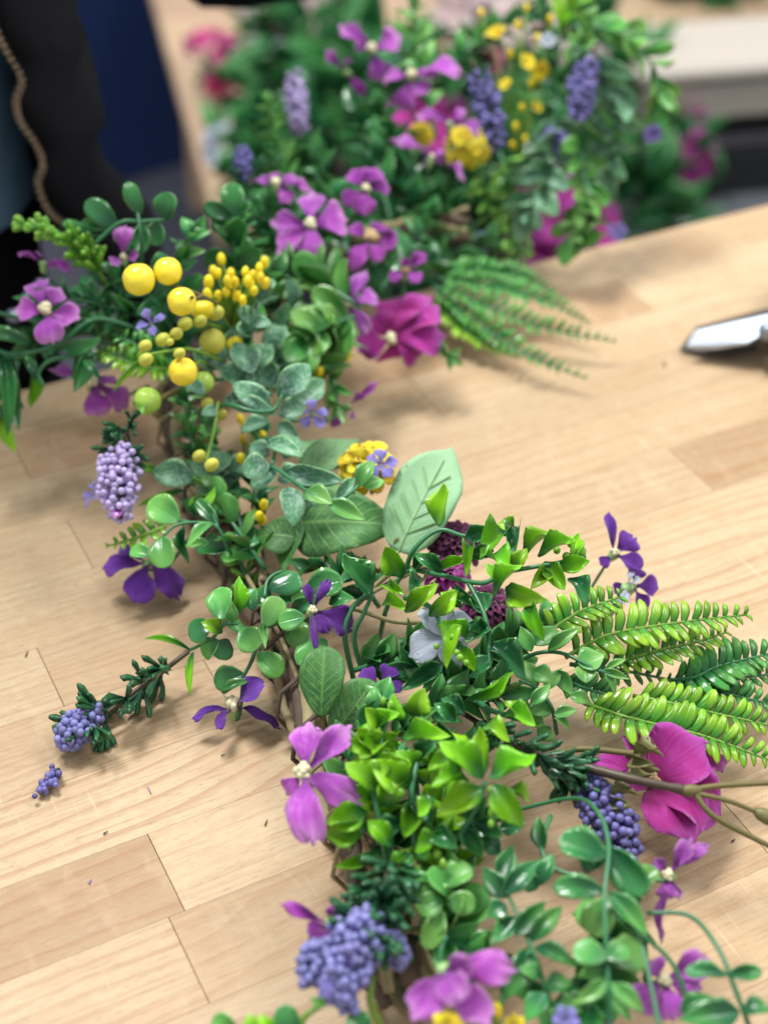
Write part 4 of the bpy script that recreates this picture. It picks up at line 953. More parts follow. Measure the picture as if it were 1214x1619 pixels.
# ================================================================== berries and buds
yb = thing('berry_stem', 'stem of shiny yellow berries at the upper left', 'berries', P(330, 560, 7))
for x, y, h, rp in ((220, 442, 12.5, 26), (266, 429, 12.5, 22.5), (288, 477, 12, 23), (290, 588, 9.5, 23)):
    p = P(x, y, h); ball(yb, 'berry', 'yellow_berry', p, m_px(rp, p), 4, cdir(.4, .6, .6), .97)
for x, y, h in ((266, 408, 13.0), (204, 424, 13.0), (304, 470, 12.4)): ball(yb, 'stalk_end', 'stem_olive', P(x, y, h), .0009, 2)
tube('stem', [P(380, 540, 6), P(352, 490, 10), P(320, 468, 11.6), P(270, 449, 12)], .0013, .0009, 'stem_olive', yb)
tube('stem', [P(340, 600, 6), P(322, 572, 8.4), P(300, 582, 9.2)], .0013, .001, 'stem_lime', yb)
tube('stem', [P(322, 468, 11.6), P(300, 474, 11.8)], .0011, .0009, 'stem_olive', yb)
ball(yb, 'bud', 'yellow_bud', P(322, 490, 10.5), .0042, 3, RIGHT, 1.5)
ball(yb, 'bud', 'olive_bud', P(336, 540, 9.0), .0060, 3); ball(yb, 'bud', 'yellow_bud', P(372, 545, 8.0), .0040, 3)
gb = thing('berry_stem', 'single pale green berry above the lilac lavender', 'berry', P(280, 640, 5))
p = P(233, 634, 7.4); ball(gb, 'berry', 'green_berry', p, m_px(22, p), 4)
tube('stem', [P(300, 610, 5), P(270, 622, 6.5), P(252, 632, 7.0)], .0022, .0014, 'stem_olive', gb)
leaf(gb, 'fresh', (214, 645, 7), (226, 655, 7.6), 18, RNG()); leaf(gb, 'lwillow', (238, 570, 7), (178, 620, 6.6), 12, RNG())
gb2 = thing('berry_stem', 'hidden pale green berry behind the frosted leaves', 'berry', P(320, 610, 5)); p = P(322, 604, 7.6); ball(gb2, 'berry', 'green_berry', p, m_px(17, p), 3); tube('stem', [p, P(330, 640, 5)], .0012, .0012, 'stem_lime', gb2)
ob = thing('ribbed_bud_sprig', 'olive ribbed buds strung beside the yellow berries', 'buds', P(330, 560, 7))
for x, y, rp in ((258, 537, 11), (279, 528, 10), (293, 512, 11), (317, 508, 10), (230, 547, 10), (231, 569, 11), (284, 559, 9), (269, 541, 6), (316, 489, 12), (342, 495, 12)):
    p = P(x, y, 10.4); ball(ob, 'bud', 'olive_bud', p, m_px(rp, p), 3, cdir(.7, .4, .3), 1.15, 6)
tube('stem', [P(355, 520, 8.5), P(325, 512, 10), P(290, 520, 10.2), P(255, 540, 10.2)], .0009, .0007, 'stem_lime', ob)
tube('stem', [P(350, 570, 8), P(300, 552, 9.6), P(250, 558, 10.2), P(231, 562, 10.3)], .0011, .0007, 'stem_lime', ob)
ob2 = thing('ribbed_bud_sprig', 'twig with two ribbed olive buds hanging below the frosted leaves', 'buds', P(345, 640, 7))
tube('stem', [P(345, 636, 7.2), P(340, 672, 6.8), P(331, 710, 6.2), P(326, 730, 6.0)], .0012, .0011, 'stem_lime', ob2)
for x, y, rp in ((315, 721, 10), (335, 735, 11), (328, 638, 9), (350, 656, 9)):
    p = P(x, y, 6.4); ball(ob2, 'bud', 'olive_bud', p, m_px(rp, p), 3, cdir(.7, .5, .3), 1.15, 6)
def bud_cluster(label, pts, base, h, rp, mat='yellow_bud', st=1.5, ax=(0, .9, .3), hb=None):
    r = RNG(); root = thing('bud_cluster', label, 'buds', P(*base))
    for x, y in pts:
        p = P(x, y, h + r.uniform(-.5, .5)); a = (p - P(*base)).normalized() * .5 + cdir(*ax)
        ball(root, 'bud', mat, p, m_px(rp * r.uniform(.8, 1.15), p), 2, a + jit(r, .3), st)
        tube('stalk', [p, (p + P(*base)) / 2 + jit(r, .003), P(*base)], .0006, .0008, 'stem_lime', root, 5, 3)
bud_cluster('cluster of bright yellow buds right of the berries', [(350, 410), (345, 432), (338, 430), (330, 455), (328, 466), (365, 434), (372, 446), (360, 445), (392, 445), (400, 438), (418, 415), (402, 460), (420, 448), (345, 468), (375, 468), (384, 475), (358, 462), (388, 430), (410, 424), (412, 440), (330, 446), (366, 458), (396, 452)], (368, 520, 8), 10.5, 7.5)
bud_cluster('yellow buds under the frosted leaves', [(386, 675), (384, 694), (380, 662), (415, 690), (412, 735), (380, 725), (408, 640)], (400, 720, 3), 4.6, 7)
bud_cluster('pair of yellow buds left of the ivy leaf', [(417, 798), (410, 816), (414, 822)], (405, 790, 3), 4.2, 8)
bud_cluster('few yellow flecks in the blurred leaves behind the periwinkle flower', [(550, 563), (505, 588), (480, 560), (520, 545)], (500, 600, 3), 4.5, 6)
bud_cluster('blurred yellow green sprig buds at the upper right', [(960, 268), (975, 262), (968, 280)], (955, 300, 90), 90, 7)
bud_cluster('tangle of fine yellow buds in the upper garland', [(815, 200), (825, 170), (830, 220), (810, 230), (840, 130), (850, 60), (818, 40), (806, 85), (870, 30), (832, 12), (760, 20)], (820, 260, 92), 90, 5.5)
bud_cluster('lone yellow bud beside the bottom orchid flower', [(783, 1594), (786, 1600)], (785, 1640, 3), 4.2, 9, st=2)
# ================================================================== foliage: hand placed sprays
def group_spray(name, label, cat, stems, kind, rows, stem='stem_green', sr=.0013, tilt=.45, group=None):
    base = P(*stems[0][0]); root = thing(name, label, cat, base, group); r = RNG()
    for s in stems: tube('stem', [P(*q) for q in s], sr * 1.1, sr * .8, stem, root)
    lists(root, r, kind, rows, 'leaf', tilt); return root, r
# big veined leaves
iv, r = group_spray('ivy_spray', 'large veined ivy leaves, one pale and upright, at the middle', 'leaves',
    [[(600, 905, 2.5), (612, 880, 4.2), (628, 850, 5.0)], [(600, 905, 2.5), (560, 880, 3.2), (480, 850, 3.8), (450, 850, 4)]], 'ivy', [], 'stem_olive', .0013)
C = P(466, 826, 4.2)
blade(iv, 'leaf', 'ivy', 'ivy_leaf', P(464, 828, 4.2), P(634, 832, 5.0), m_px(128, C), cdir(.05, .35, .9), 0)
blade(iv, 'leaf', 'ivy', 'ivy_dark_leaf', P(458, 812, 4.6), P(448, 906, 3.4), m_px(58, C), cdir(-.45, .3, .8), 1)
blade(iv, 'leaf', 'ivy', 'ivy_dark_leaf', P(466, 850, 4.2), P(406, 848, 3.8), m_px(66, C), cdir(-.3, .4, .8), 2)
o = blade(iv, 'leaf', 'shield', 'pale_leaf', P(630, 872, 4.6), P(714, 706, 6.8), m_px(108, C), cdir(-.1, .3, .95), 0); o['label'] = 'pale green underside of an upright leaf'
blade(iv, 'leaf', 'ivy', 'sage_leaf', P(560, 738, 4.6), P(440, 690, 4.4), m_px(84, C), cdir(0, .75, .6), 1)
blade(iv, 'leaf', 'ivy', 'sage_leaf', P(480, 760, 4.2), P(572, 694, 4.6), m_px(70, C), cdir(.1, .7, .6), 2)
def midrib(lf, arch, mat, full=.9, side=True):
    vs, fs = [], []
    def ridge(a, b, w0, w1):
        i = len(vs); n = 6
        for j in range(n + 1):
            t = j / n; p = a.lerp(b, t); w_ = w0 + (w1 - w0) * t; d = (b - a).normalized(); px = Vector((d.y, -d.x, 0)) * w_
            z = .014 + arch * 4 * p.y * (1 - p.y) + .12 * abs(p.x) * (1 - .4 * p.y)
            for q, zz in ((p - px, z - .02), (p, z + w_ * .7), (p + px, z - .02)): vs.append(Vector((q.x, q.y, zz)))
        for j in range(n):
            for e in (0, 1): k = i + j * 3 + e; fs.append((k, k + 1, k + 4, k + 3))
    ridge(Vector((0, -.06, 0)), Vector((0, full, 0)), .016, .004)
    if side:
        for k, y in enumerate((.14, .27, .41, .55)):
            for s in (-1, 1): ridge(Vector((0, y, 0)), Vector((s * (.36 - .05 * k), y + .17, 0)), .007, .002)
    me = mesh_of('midrib', vs, fs); me.materials.append(M[mat])
    o = bpy.data.objects.new('midrib', me); COL.objects.link(o); o.parent = lf; return o
midrib(o, .06, 'pale_calyx', .85)
iv2, r = group_spray('ivy_spray', 'two veined oval leaves low in front of the middle', 'leaves', [[(520, 1180, 1.5), (515, 1150, 2.6), (512, 1130, 3.4)], [(520, 1180, 1.5), (540, 1150, 2.5)]], 'oval', [], 'stem_olive', .0012)
C = P(512, 1080, 4.4)
blade(iv2, 'leaf', 'oval', 'ivy_dark_leaf', P(508, 1134, 3.6), P(514, 1022, 5.2), m_px(74, C), cdir(-.1, .3, .95), 0)
blade(iv2, 'leaf', 'oval', 'ivy_leaf', P(524, 1166, 2.6), P(592, 1078, 3.8), m_px(72, C), cdir(.1, .45, .9), 1)
blade(iv2, 'leaf', 'ivy', 'sage_leaf', P(690, 1075, 3.0), P(630, 1010, 3.4), m_px(74, C), cdir(0, .5, .85), 2)
blade(iv2, 'leaf', 'ivy', 'ivy_leaf', P(560, 1180, 2.2), P(518, 1160, 2.6), m_px(34, C), cdir(0, .5, .85), 2)

# frosted eucalyptus like leaves
fz, r = group_spray('frosted_leaf_spray', 'frosted grey green leaf spray right of the olive buds', 'leaves',
    [[(330, 650, 5.5), (360, 640, 7.4), (400, 650, 7.6), (432, 648, 7.4), (446, 625, 7.8)], [(340, 600, 6), (380, 600, 7), (430, 625, 7.4)]], 'dusty',
    [(440, 628, 7.6, 489, 576, 8.6, 46), (355, 632, 7.6, 428, 634, 7.4, 40), (362, 640, 7.4, 438, 654, 7.2, 28), (430, 648, 7.2, 368, 606, 8.2, 38), (440, 655, 7, 484, 640, 7.2, 34), (325, 622, 7.8, 290, 604, 8.2, 24),
     (345, 650, 7, 318, 655, 7.2, 20), (400, 590, 7.5, 372, 540, 8.4, 46), (395, 585, 7.2, 430, 545, 8, 40), (350, 580, 7.5, 305, 555, 8.4, 34), (352, 590, 7.4, 322, 540, 8.2, 36), (405, 600, 7, 345, 585, 7.6, 40),
     (440, 610, 6.4, 405, 575, 7.0, 42), (470, 640, 6, 512, 600, 6.6, 40), (420, 560, 7, 452, 515, 7.8, 34), (375, 570, 7.5, 395, 520, 8.4, 30), (385, 560, 7, 340, 545, 8, 26, 'fresh'), (425, 665, 6, 380, 680, 5.6, 30), (440, 670, 6, 470, 690, 6, 28)], 'stem_green')
f2, r = group_spray('frosted_leaf_spray', 'frosted leaf sprig overhanging the ivy leaf', 'leaves',
    [[(395, 735, 4.5), (430, 738, 6.2), (470, 765, 6.6), (492, 780, 6.8), (530, 790, 6.8), (560, 774, 7.0), (590, 735, 7.2)], [(430, 735, 6.2), (440, 700, 6.2)]], 'dusty',
    [(426, 738, 6.4, 381, 742, 6.2, 42), (438, 744, 6, 396, 772, 5.4, 40), (420, 702, 6.2, 478, 722, 6.6, 30), (456, 770, 6.6, 464, 832, 6.0, 42), (484, 776, 6.8, 526, 797, 6.8, 34, 'fresh'), (452, 744, 6.4, 542, 760, 6.8, 34), (520, 794, 6.8, 578, 822, 6.4, 30, 'fresh'),
     (566, 770, 7.0, 590, 728, 7.6, 28, 'fresh'), (575, 770, 7.0, 608, 760, 7.0, 26, 'fresh'), (530, 792, 6.6, 560, 755, 7.0, 22), (450, 725, 6, 470, 690, 6.4, 34), (425, 720, 6, 395, 705, 6.2, 34), (440, 760, 5.8, 480, 745, 6.4, 36), (510, 785, 6.4, 470, 800, 6.0, 26)], 'stem_green', .0010)
f3, r = group_spray('frosted_leaf_spray', 'frosted leaf sprig beside the lilac lavender', 'leaves', [[(390, 752, 3), (350, 753, 4), (300, 757, 4.4), (232, 742, 4.6)]], 'dusty',
    [(308, 757, 4.4, 240, 746, 4.6, 44), (350, 752, 4.2, 316, 790, 3.6, 46), (330, 752, 4.2, 362, 716, 4.6, 40), (365, 750, 4, 400, 725, 4.4, 38), (250, 745, 4.6, 216, 740, 4.8, 14, 'lwillow'), (372, 752, 3.8, 350, 800, 3.0, 38), (340, 755, 4.2, 300, 730, 4.8, 26), (316, 788, 3.8, 298, 800, 3.6, 10, 'lwillow'), (292, 775, 4.2, 218, 800, 3.8, 12, 'lwillow')], 'stem_green', .0010)
# round buds and dark round leaves left of centre
rb, r = group_spray('round_leaf_spray', 'curling sprig with big round green buds over the violet flower', 'leaves',
    [[(385, 890, 2), (362, 870, 3.6), (345, 835, 4.6), (318, 826, 4.8), (280, 830, 4.8), (258, 848, 4.6)], [(345, 835, 4.6), (330, 800, 4.6), (316, 796, 4.4)], [(300, 826, 4.8), (282, 822, 4.9)]], 'jade',
    [(283, 824, 4.9, 236, 792, 5.4, 46), (256, 848, 4.8, 262, 898, 4.2, 42), (240, 878, 4.4, 206, 870, 4.4, 26), (330, 858, 4.2, 292, 862, 4.2, 18, 'fresh'), (290, 830, 4.4, 296, 884, 3.4, 18, 'dlime'), (336, 826, 4.8, 294, 866, 4.4, 20, 'fresh'), (360, 868, 3.4, 312, 862, 3.0, 36, 'djade'),
     (366, 868, 3.4, 410, 838, 3.8, 46, 'djade'), (345, 830, 4.4, 310, 790, 4.8, 24, 'djade'), (318, 806, 4.6, 340, 770, 5.0, 14, 'lwillow')], 'stem_green', .0010)
ml, r = group_spray('round_leaf_spray', 'glossy round leaves where the needle sprig joins the garland', 'leaves',
    [[(440, 1030, 1.8), (400, 1000, 3.2), (360, 985, 4.0), (335, 1010, 3.2), (300, 1028, 2.2)], [(480, 940, 2.5), (455, 905, 4.6), (425, 915, 4.8), (418, 945, 4.6)], [(400, 1000, 3.2), (440, 985, 4.0), (470, 978, 4.4)], [(410, 1000, 3), (400, 1040, 2.6), (385, 1070, 2.2)]], 'jade',
    [(352, 980, 4.2, 348, 928, 4.8, 42, 'jade'), (335, 988, 3.8, 298, 1004, 3.4, 44, 'djade'), (372, 976, 4.4, 377, 918, 5.4, 26, 'lime'), (368, 985, 4.4, 366, 950, 5.2, 20, 'fresh'), (420, 990, 4.2, 442, 944, 4.8, 38), (425, 932, 4.6, 478, 916, 4.8, 40, 'djade'), (482, 934, 4.2, 542, 918, 4.6, 46, 'djade'),
     (380, 995, 3.8, 408, 1026, 3.4, 42), (408, 1032, 3.0, 446, 1068, 2.4, 36), (388, 1068, 2.2, 338, 1078, 1.8, 38, 'djade'), (482, 975, 4.6, 440, 985, 4.4, 34), (450, 1000, 3.6, 492, 1008, 3.8, 40), (516, 1012, 3.6, 470, 1050, 3.4, 40), (352, 1000, 3.8, 322, 985, 4.2, 26, 'lime'), (300, 1028, 2.2, 229, 1010, 2.2, 12, 'lwillow'), (306, 1032, 2.2, 301, 1100, 1.4, 12, 'lwillow'),
     (345, 1012, 3.2, 320, 1035, 2.4, 34), (360, 1010, 3.2, 345, 1042, 2.6, 34, 'djade'), (415, 985, 4, 420, 1026, 3.8, 14, 'fresh'), (385, 1002, 3.6, 360, 975, 4, 22), (395, 1075, 2.2, 350, 1095, 1.6, 16), (430, 950, 4.2, 400, 940, 4.2, 34, 'djade'), (470, 930, 4, 440, 960, 4.2, 32, 'dboxw'), (460, 965, 4, 500, 945, 4.4, 26, 'dboxw'), (400, 965, 4, 392, 930, 4.4, 30, 'djade'), (520, 955, 4, 560, 945, 4.2, 30, 'dboxw'), (505, 950, 4.2, 460, 945, 4.4, 26)], 'stem_green', .0011)
# lime glossy sprays
lm, r = group_spray('lime_leaf_spray', 'upper glossy lime spray above the white floret', 'leaves',
    [[(600, 1010, 2.2), (612, 960, 4.2), (640, 905, 5.6), (690, 908, 6.2), (760, 922, 6.8), (800, 905, 7.2), (880, 890, 7.6), (925, 880, 7.6)], [(640, 905, 5.6), (655, 868, 6.6), (694, 838, 7.2), (738, 848, 7.2), (800, 845, 7.4)],
     [(740, 920, 6.6), (768, 980, 6.2), (775, 1060, 5.4)], [(640, 945, 4.8), (680, 960, 5.6), (705, 1000, 5.8), (730, 1020, 5.8)], [(560, 1080, 1.6), (545, 1000, 3.8), (562, 955, 4.6), (590, 935, 5)], [(580, 1085, 1.6), (560, 1010, 3.6), (575, 970, 4.6), (590, 938, 5)]], 'lime',
    [(694, 832, 7.2, 703, 772, 8.2, 34), (634, 912, 6, 612, 868, 7.0, 40), (588, 940, 5.2, 545, 884, 6.2, 44, 'dlime'), (800, 838, 7.4, 764, 874, 7.4, 40), (816, 832, 7.6, 810, 880, 7.4, 26, 'dlime'), (812, 838, 7.6, 790, 828, 7.8, 28), (826, 880, 7.4, 870, 842, 8.0, 26), (880, 897, 7.6, 926, 888, 7.8, 30),
     (780, 942, 7.2, 822, 900, 7.8, 24), (798, 930, 7.4, 852, 946, 7.6, 40), (836, 948, 7.4, 856, 1006, 6.6, 28), (898, 914, 7.4, 922, 952, 7.0, 32, 'dlime'), (684, 902, 6.6, 732, 886, 6.8, 18), (745, 858, 7, 738, 904, 6.8, 20), (640, 968, 6, 686, 926, 6.8, 30), (604, 955, 5.6, 645, 965, 5.8, 22), (678, 974, 6.2, 718, 938, 6.8, 32), (690, 985, 6.2, 702, 1052, 5.6, 28),
     (752, 935, 6.6, 762, 968, 6.2, 38, 'dlime'), (770, 1016, 5.8, 826, 1068, 5.2, 40, 'dlime'), (720, 925, 6.4, 755, 958, 6.4, 22, 'dlime'), (700, 905, 6.6, 660, 880, 7, 26, 'dlime'), (770, 880, 7.2, 800, 910, 7.2, 34), (860, 888, 7.6, 890, 930, 7.2, 32), (850, 880, 7.6, 905, 858, 8.0, 28), (735, 850, 7.2, 775, 838, 7.6, 30, 'dlime'),
     (745, 1010, 5.8, 700, 985, 6.4, 26), (722, 1020, 5.8, 748, 1058, 5.2, 24), (700, 1050, 5.0, 640, 1088, 4.6, 30, 'dlime'), (770, 985, 6, 740, 1010, 5.8, 28, 'dlime'), (778, 1040, 5.6, 745, 1070, 5.0, 30, 'dboxw'), (790, 925, 7, 770, 895, 7.6, 30), (870, 905, 7.4, 845, 925, 7.4, 28), (650, 905, 5.8, 690, 880, 6.4, 20, 'dlime'), (615, 920, 5.6, 640, 940, 5.8, 20), (672, 915, 6.2, 650, 945, 6.2, 26, 'dlime'),
     (780, 870, 7.2, 745, 880, 7, 26, 'dlime'), (810, 905, 7.2, 830, 870, 7.8, 26), (905, 885, 7.6, 912, 848, 8, 22), (740, 985, 6, 775, 1000, 6, 26, 'dlime'), (730, 960, 6.2, 700, 940, 6.4, 24)], 'stem_green', .0013)
for x, y, rp in ((888, 850, 6), (905, 857, 10), (917, 873, 10), (685, 925, 5), (732, 942, 6), (690, 1022, 5), (716, 1008, 6), (727, 1040, 6), (722, 1032, 5), (895, 880, 7), (880, 870, 6), (737, 1048, 5)):
    p = P(x, y, 7.6 if x > 800 else 6.4); ball(lm, 'bud', 'lime_bud', p, m_px(rp, p), 2, None, 1.2)
ll, r = group_spray('lime_leaf_spray', 'lower glossy lime spray with star shaped tips at lower middle', 'leaves',
    [[(690, 1430, 2.5), (660, 1350, 4), (650, 1260, 5.2), (665, 1180, 5.8), (668, 1130, 6)], [(700, 1360, 4), (745, 1290, 5.4), (768, 1235, 6.4)], [(620, 1400, 3), (600, 1300, 4.8), (590, 1230, 5.4), (610, 1140, 5.6)], [(740, 1090, 4.4), (770, 1120, 5.2), (830, 1140, 5.6)], [(690, 1440, 3), (715, 1400, 4), (705, 1330, 4.6)]], 'lime',
    [(735, 1108, 5.4, 802, 1066, 6.0, 20), (762, 1150, 5.4, 802, 1166, 5.4, 34), (796, 1128, 5.6, 842, 1148, 5.6, 32), (650, 1132, 5.8, 668, 1092, 6.6, 42), (636, 1166, 5.8, 702, 1160, 6.2, 34), (764, 1230, 6.4, 700, 1180, 7.0, 46), (764, 1224, 6.4, 760, 1158, 7.2, 34), (774, 1230, 6.4, 840, 1202, 6.8, 44), (780, 1240, 6.4, 822, 1300, 5.8, 46), (764, 1246, 6.4, 698, 1286, 6.0, 46), (742, 1234, 6.4, 688, 1240, 6.6, 36),
     (598, 1252, 5.4, 550, 1212, 6.0, 48), (645, 1246, 5.6, 592, 1208, 6.4, 52), (613, 1278, 5.4, 610, 1234, 6.0, 46), (580, 1284, 5.0, 523, 1300, 4.8, 48), (582, 1306, 4.8, 520, 1318, 4.4, 42), (610, 1140, 5.6, 580, 1120, 6.2, 34), (610, 1140, 5.6, 622, 1104, 6.4, 32), (600, 1150, 5.6, 630, 1130, 6.2, 28), (592, 1180, 5.4, 552, 1180, 5.8, 40), (598, 1190, 5.4, 566, 1155, 6.2, 38), (600, 1170, 5.4, 570, 1200, 5.6, 36),
     (660, 1200, 5.6, 690, 1175, 6.2, 30, 'dlime'), (655, 1220, 5.4, 630, 1190, 6.0, 34), (650, 1260, 5.2, 680, 1300, 5.0, 34, 'dlime'), (655, 1270, 5.2, 640, 1320, 4.8, 36), (690, 1310, 5.0, 720, 1340, 5.0, 36, 'dlime'), (640, 1300, 4.8, 600, 1330, 4.6, 36, 'dlime'), (600, 1345, 4.2, 536, 1368, 3.8, 20), (700, 1330, 5.0, 660, 1345, 4.8, 36), (660, 1350, 4.4, 700, 1370, 4.4, 40), (650, 1350, 4.4, 620, 1385, 4.2, 38), (620, 1340, 4.6, 585, 1300, 5.0, 34),
     (700, 1400, 4.2, 745, 1370, 4.6, 42, 'jade'), (700, 1420, 4.2, 660, 1440, 4.0, 40, 'jade'), (705, 1425, 4.2, 752, 1430, 4.2, 36, 'jade'), (700, 1440, 4, 672, 1500, 3.4, 36, 'jade'), (690, 1400, 4.2, 650, 1400, 4.2, 40, 'jade'), (740, 1290, 5.4, 720, 1250, 6, 34, 'dlime'), (745, 1300, 5.2, 790, 1320, 5.0, 30, 'dlime'), (730, 1310, 5, 760, 1350, 4.6, 32, 'dlime'), (640, 1230, 5.6, 605, 1260, 5.6, 34), (680, 1150, 5.6, 720, 1175, 5.8, 28, 'dlime'), (720, 1140, 5.2, 690, 1115, 5.6, 28, 'dlime'), (735, 1130, 5.2, 700, 1105, 5.4, 26, 'dlime'),
     (750, 1110, 5, 780, 1090, 5.2, 30, 'dboxw'), (820, 1140, 5.6, 800, 1110, 6, 28), (560, 1250, 5, 530, 1240, 5.2, 34), (620, 1220, 5.4, 650, 1210, 6, 32), (685, 1260, 5.6, 665, 1290, 5.4, 28), (710, 1200, 6, 680, 1215, 6, 26), (800, 1250, 6, 835, 1265, 5.8, 26)], 'stem_green', .0014)
for x, y, rp in ((776, 1250, 6), (778, 1268, 6), (777, 1285, 6), (776, 1302, 5), (618, 1115, 6), (606, 1108, 5), (690, 1350, 7), (700, 1365, 6), (672, 1340, 6)):
    p = P(x, y, 6.2 if y < 1320 else 4.8); ball(ll, 'bud', 'lime_bud', p, m_px(rp, p), 2, DOWN, 1.4)
# fresh rounded sprig before the ferns
fs1, r = group_spray('soft_leaf_spray', 'soft fresh green sprig at the foot of the ferns', 'leaves', [[(780, 1090, 3), (830, 1040, 4.6), (885, 1032, 5.2), (945, 1060, 5.2), (990, 1070, 5)], [(880, 1160, 2.5), (872, 1120, 4), (850, 1090, 4.4), (820, 1075, 4.6)]], 'fresh',
    [(914, 1050, 5.2, 955, 1035, 5.4, 44), (926, 1080, 5.0, 918, 1052, 5.0, 34), (866, 1028, 5.2, 917, 992, 6.0, 22), (955, 1060, 5.2, 990, 1042, 5.4, 12), (956, 1065, 5.2, 972, 1100, 4.6, 14), (950, 1060, 5.2, 996, 1074, 5, 14), (842, 1060, 4.8, 875, 1078, 4.6, 30), (838, 1114, 4.4, 870, 1082, 4.8, 22), (875, 1130, 4, 912, 1122, 4.0, 20), (876, 1135, 4, 902, 1156, 3.4, 12), (870, 1150, 3, 850, 1170, 2.6, 30), (840, 1030, 4.8, 822, 990, 5.4, 24), (850, 1040, 4.6, 812, 1060, 4.4, 24),
     (860, 1092, 4.2, 888, 1056, 4.4, 22), (850, 1085, 4.2, 828, 1045, 4.6, 26), (870, 1110, 3.8, 840, 1130, 3.4, 34), (900, 1100, 4, 935, 1112, 3.8, 22), (835, 1110, 3.8, 808, 1140, 3.4, 34), (825, 1120, 3.4, 860, 1150, 3, 34), (880, 1060, 4.4, 905, 1100, 4, 24), (845, 1020, 4.6, 880, 990, 5.0, 30)], 'stem_green', .0010)
# dark round leaves, lower right
dr, r = group_spray('round_leaf_spray', 'blue green round leaf spray with arching stems at lower right', 'leaves',
    [[(965, 1660, 4), (960, 1540, 5), (955, 1420, 5.8), (962, 1340, 6), (945, 1285, 5.8), (905, 1262, 4.4), (800, 1285, 2.6)], [(1045, 1640, 4.2), (1020, 1520, 4.6), (1005, 1470, 4.6)], [(1190, 1640, 3.6), (1160, 1560, 4.4), (1135, 1500, 4.6), (1090, 1448, 4.4), (1022, 1443, 4)], [(1090, 1590, 3.6), (1060, 1520, 4.2), (1010, 1475, 4.4)], [(870, 1290, 4), (855, 1340, 4.2), (880, 1375, 4.2), (925, 1385, 4.4)]], 'boxw',
    [(958, 1352, 6, 884, 1325, 6.2, 52, 'djade'), (962, 1340, 6, 1020, 1415, 5.4, 50, 'djade'), (955, 1408, 5.8, 874, 1402, 5.8, 36, 'djade'), (962, 1410, 5.6, 1025, 1480, 5.0, 34, 'boxw'), (955, 1365, 5.4, 925, 1345, 5.6, 44, 'dboxw'), (960, 1420, 5.2, 935, 1480, 4.6, 50, 'jade'), (958, 1515, 5.4, 905, 1500, 5.4, 44, 'jade'), (958, 1515, 5.4, 994, 1500, 5.4, 36, 'jade'), (965, 1520, 5, 1020, 1500, 4.6, 60, 'jade'), (958, 1550, 5.2, 902, 1588, 5.0, 26, 'fresh'), (965, 1555, 5.2, 1018, 1602, 4.8, 28, 'fresh'), (960, 1530, 5, 930, 1550, 4.8, 50, 'jade'),
     (1150, 1540, 4.6, 1082, 1536, 4.8, 28, 'djade'), (1150, 1540, 4.6, 1204, 1536, 4.8, 24, 'djade'), (1168, 1600, 4.2, 1072, 1612, 4.4, 44, 'boxw'), (1172, 1600, 4.2, 1222, 1598, 4.4, 34, 'boxw'), (1075, 1600, 4, 1132, 1578, 4.4, 36, 'dboxw'), (858, 1345, 4.2, 850, 1290, 4.6, 26, 'boxw'), (925, 1380, 5, 945, 1330, 5.6, 40, 'djade'), (1010, 1400, 4.4, 1035, 1370, 4.6, 34, 'jade'), (960, 1450, 4.8, 910, 1440, 4.6, 50, 'jade'), (990, 1440, 4.6, 1005, 1400, 4.8, 40, 'dboxw')], 'stem_green', .0011)
bx, r = group_spray('boxwood_spray', 'pointed boxwood leaves on crossing stems at the bottom right', 'leaves',
    [[(890, 1650, 3), (865, 1570, 4), (840, 1500, 4.6), (815, 1440, 4.8), (790, 1390, 4.6)], [(780, 1640, 3), (800, 1560, 3.8), (840, 1500, 4.6)], [(770, 1300, 3.5), (790, 1350, 4.2), (850, 1400, 4.2)]], 'boxw',
    [(815, 1478, 4.8, 862, 1424, 5.4, 34), (835, 1490, 4.6, 888, 1432, 5.0, 30), (845, 1498, 4.6, 913, 1530, 4.6, 28), (862, 1560, 4.2, 905, 1555, 4.4, 34), (840, 1500, 4.4, 800, 1580, 4.0, 44), (795, 1415, 4.8, 850, 1360, 5.2, 34, 'dboxw'), (800, 1420, 4.6, 762, 1370, 5.0, 34, 'dboxw'), (790, 1390, 4.6, 810, 1335, 5.0, 32, 'dboxw'), (800, 1430, 4.6, 770, 1450, 4.4, 34, 'dboxw'), (862, 1570, 4.2, 830, 1615, 3.8, 36), (870, 1590, 4.0, 920, 1600, 4, 36), (855, 1545, 4.4, 820, 1530, 4.6, 28), (850, 1405, 4.4, 822, 1382, 4.8, 30, 'dboxw'), (852, 1400, 4.4, 874, 1350, 4.8, 30, 'dboxw'),
     (790, 1350, 4.4, 752, 1325, 4.6, 34, 'dboxw'), (815, 1450, 4.4, 780, 1490, 4.2, 34, 'dboxw'), (825, 1460, 4.4, 860, 1480, 4.4, 28, 'dboxw'), (805, 1560, 3.8, 770, 1530, 4.2, 28), (880, 1620, 3.8, 850, 1600, 4, 34), (790, 1310, 4, 830, 1300, 4.4, 34, 'dboxw'), (780, 1330, 4.2, 770, 1290, 4.6, 28, 'dboxw')], 'stem_green', .0011)
bl, r = group_spray('boxwood_spray', 'rounded leaf tips rising from the bottom edge left of centre', 'leaves', [[(470, 1650, 3), (480, 1610, 3.6), (520, 1580, 3.8)], [(600, 1620, 3), (585, 1580, 3.8), (590, 1540, 4)]], 'jade',
    [(375, 1640, 3.6, 338, 1606, 4, 34), (400, 1640, 3.6, 395, 1606, 4.0, 30, 'lime'), (470, 1640, 3.8, 440, 1592, 4.4, 40, 'djade'), (430, 1640, 3.6, 412, 1608, 4, 26, 'lime'), (585, 1640, 3.6, 550, 1606, 4.0, 40, 'djade'), (515, 1590, 4, 490, 1578, 4.2, 18, 'fresh')], 'stem_lime', .0016)
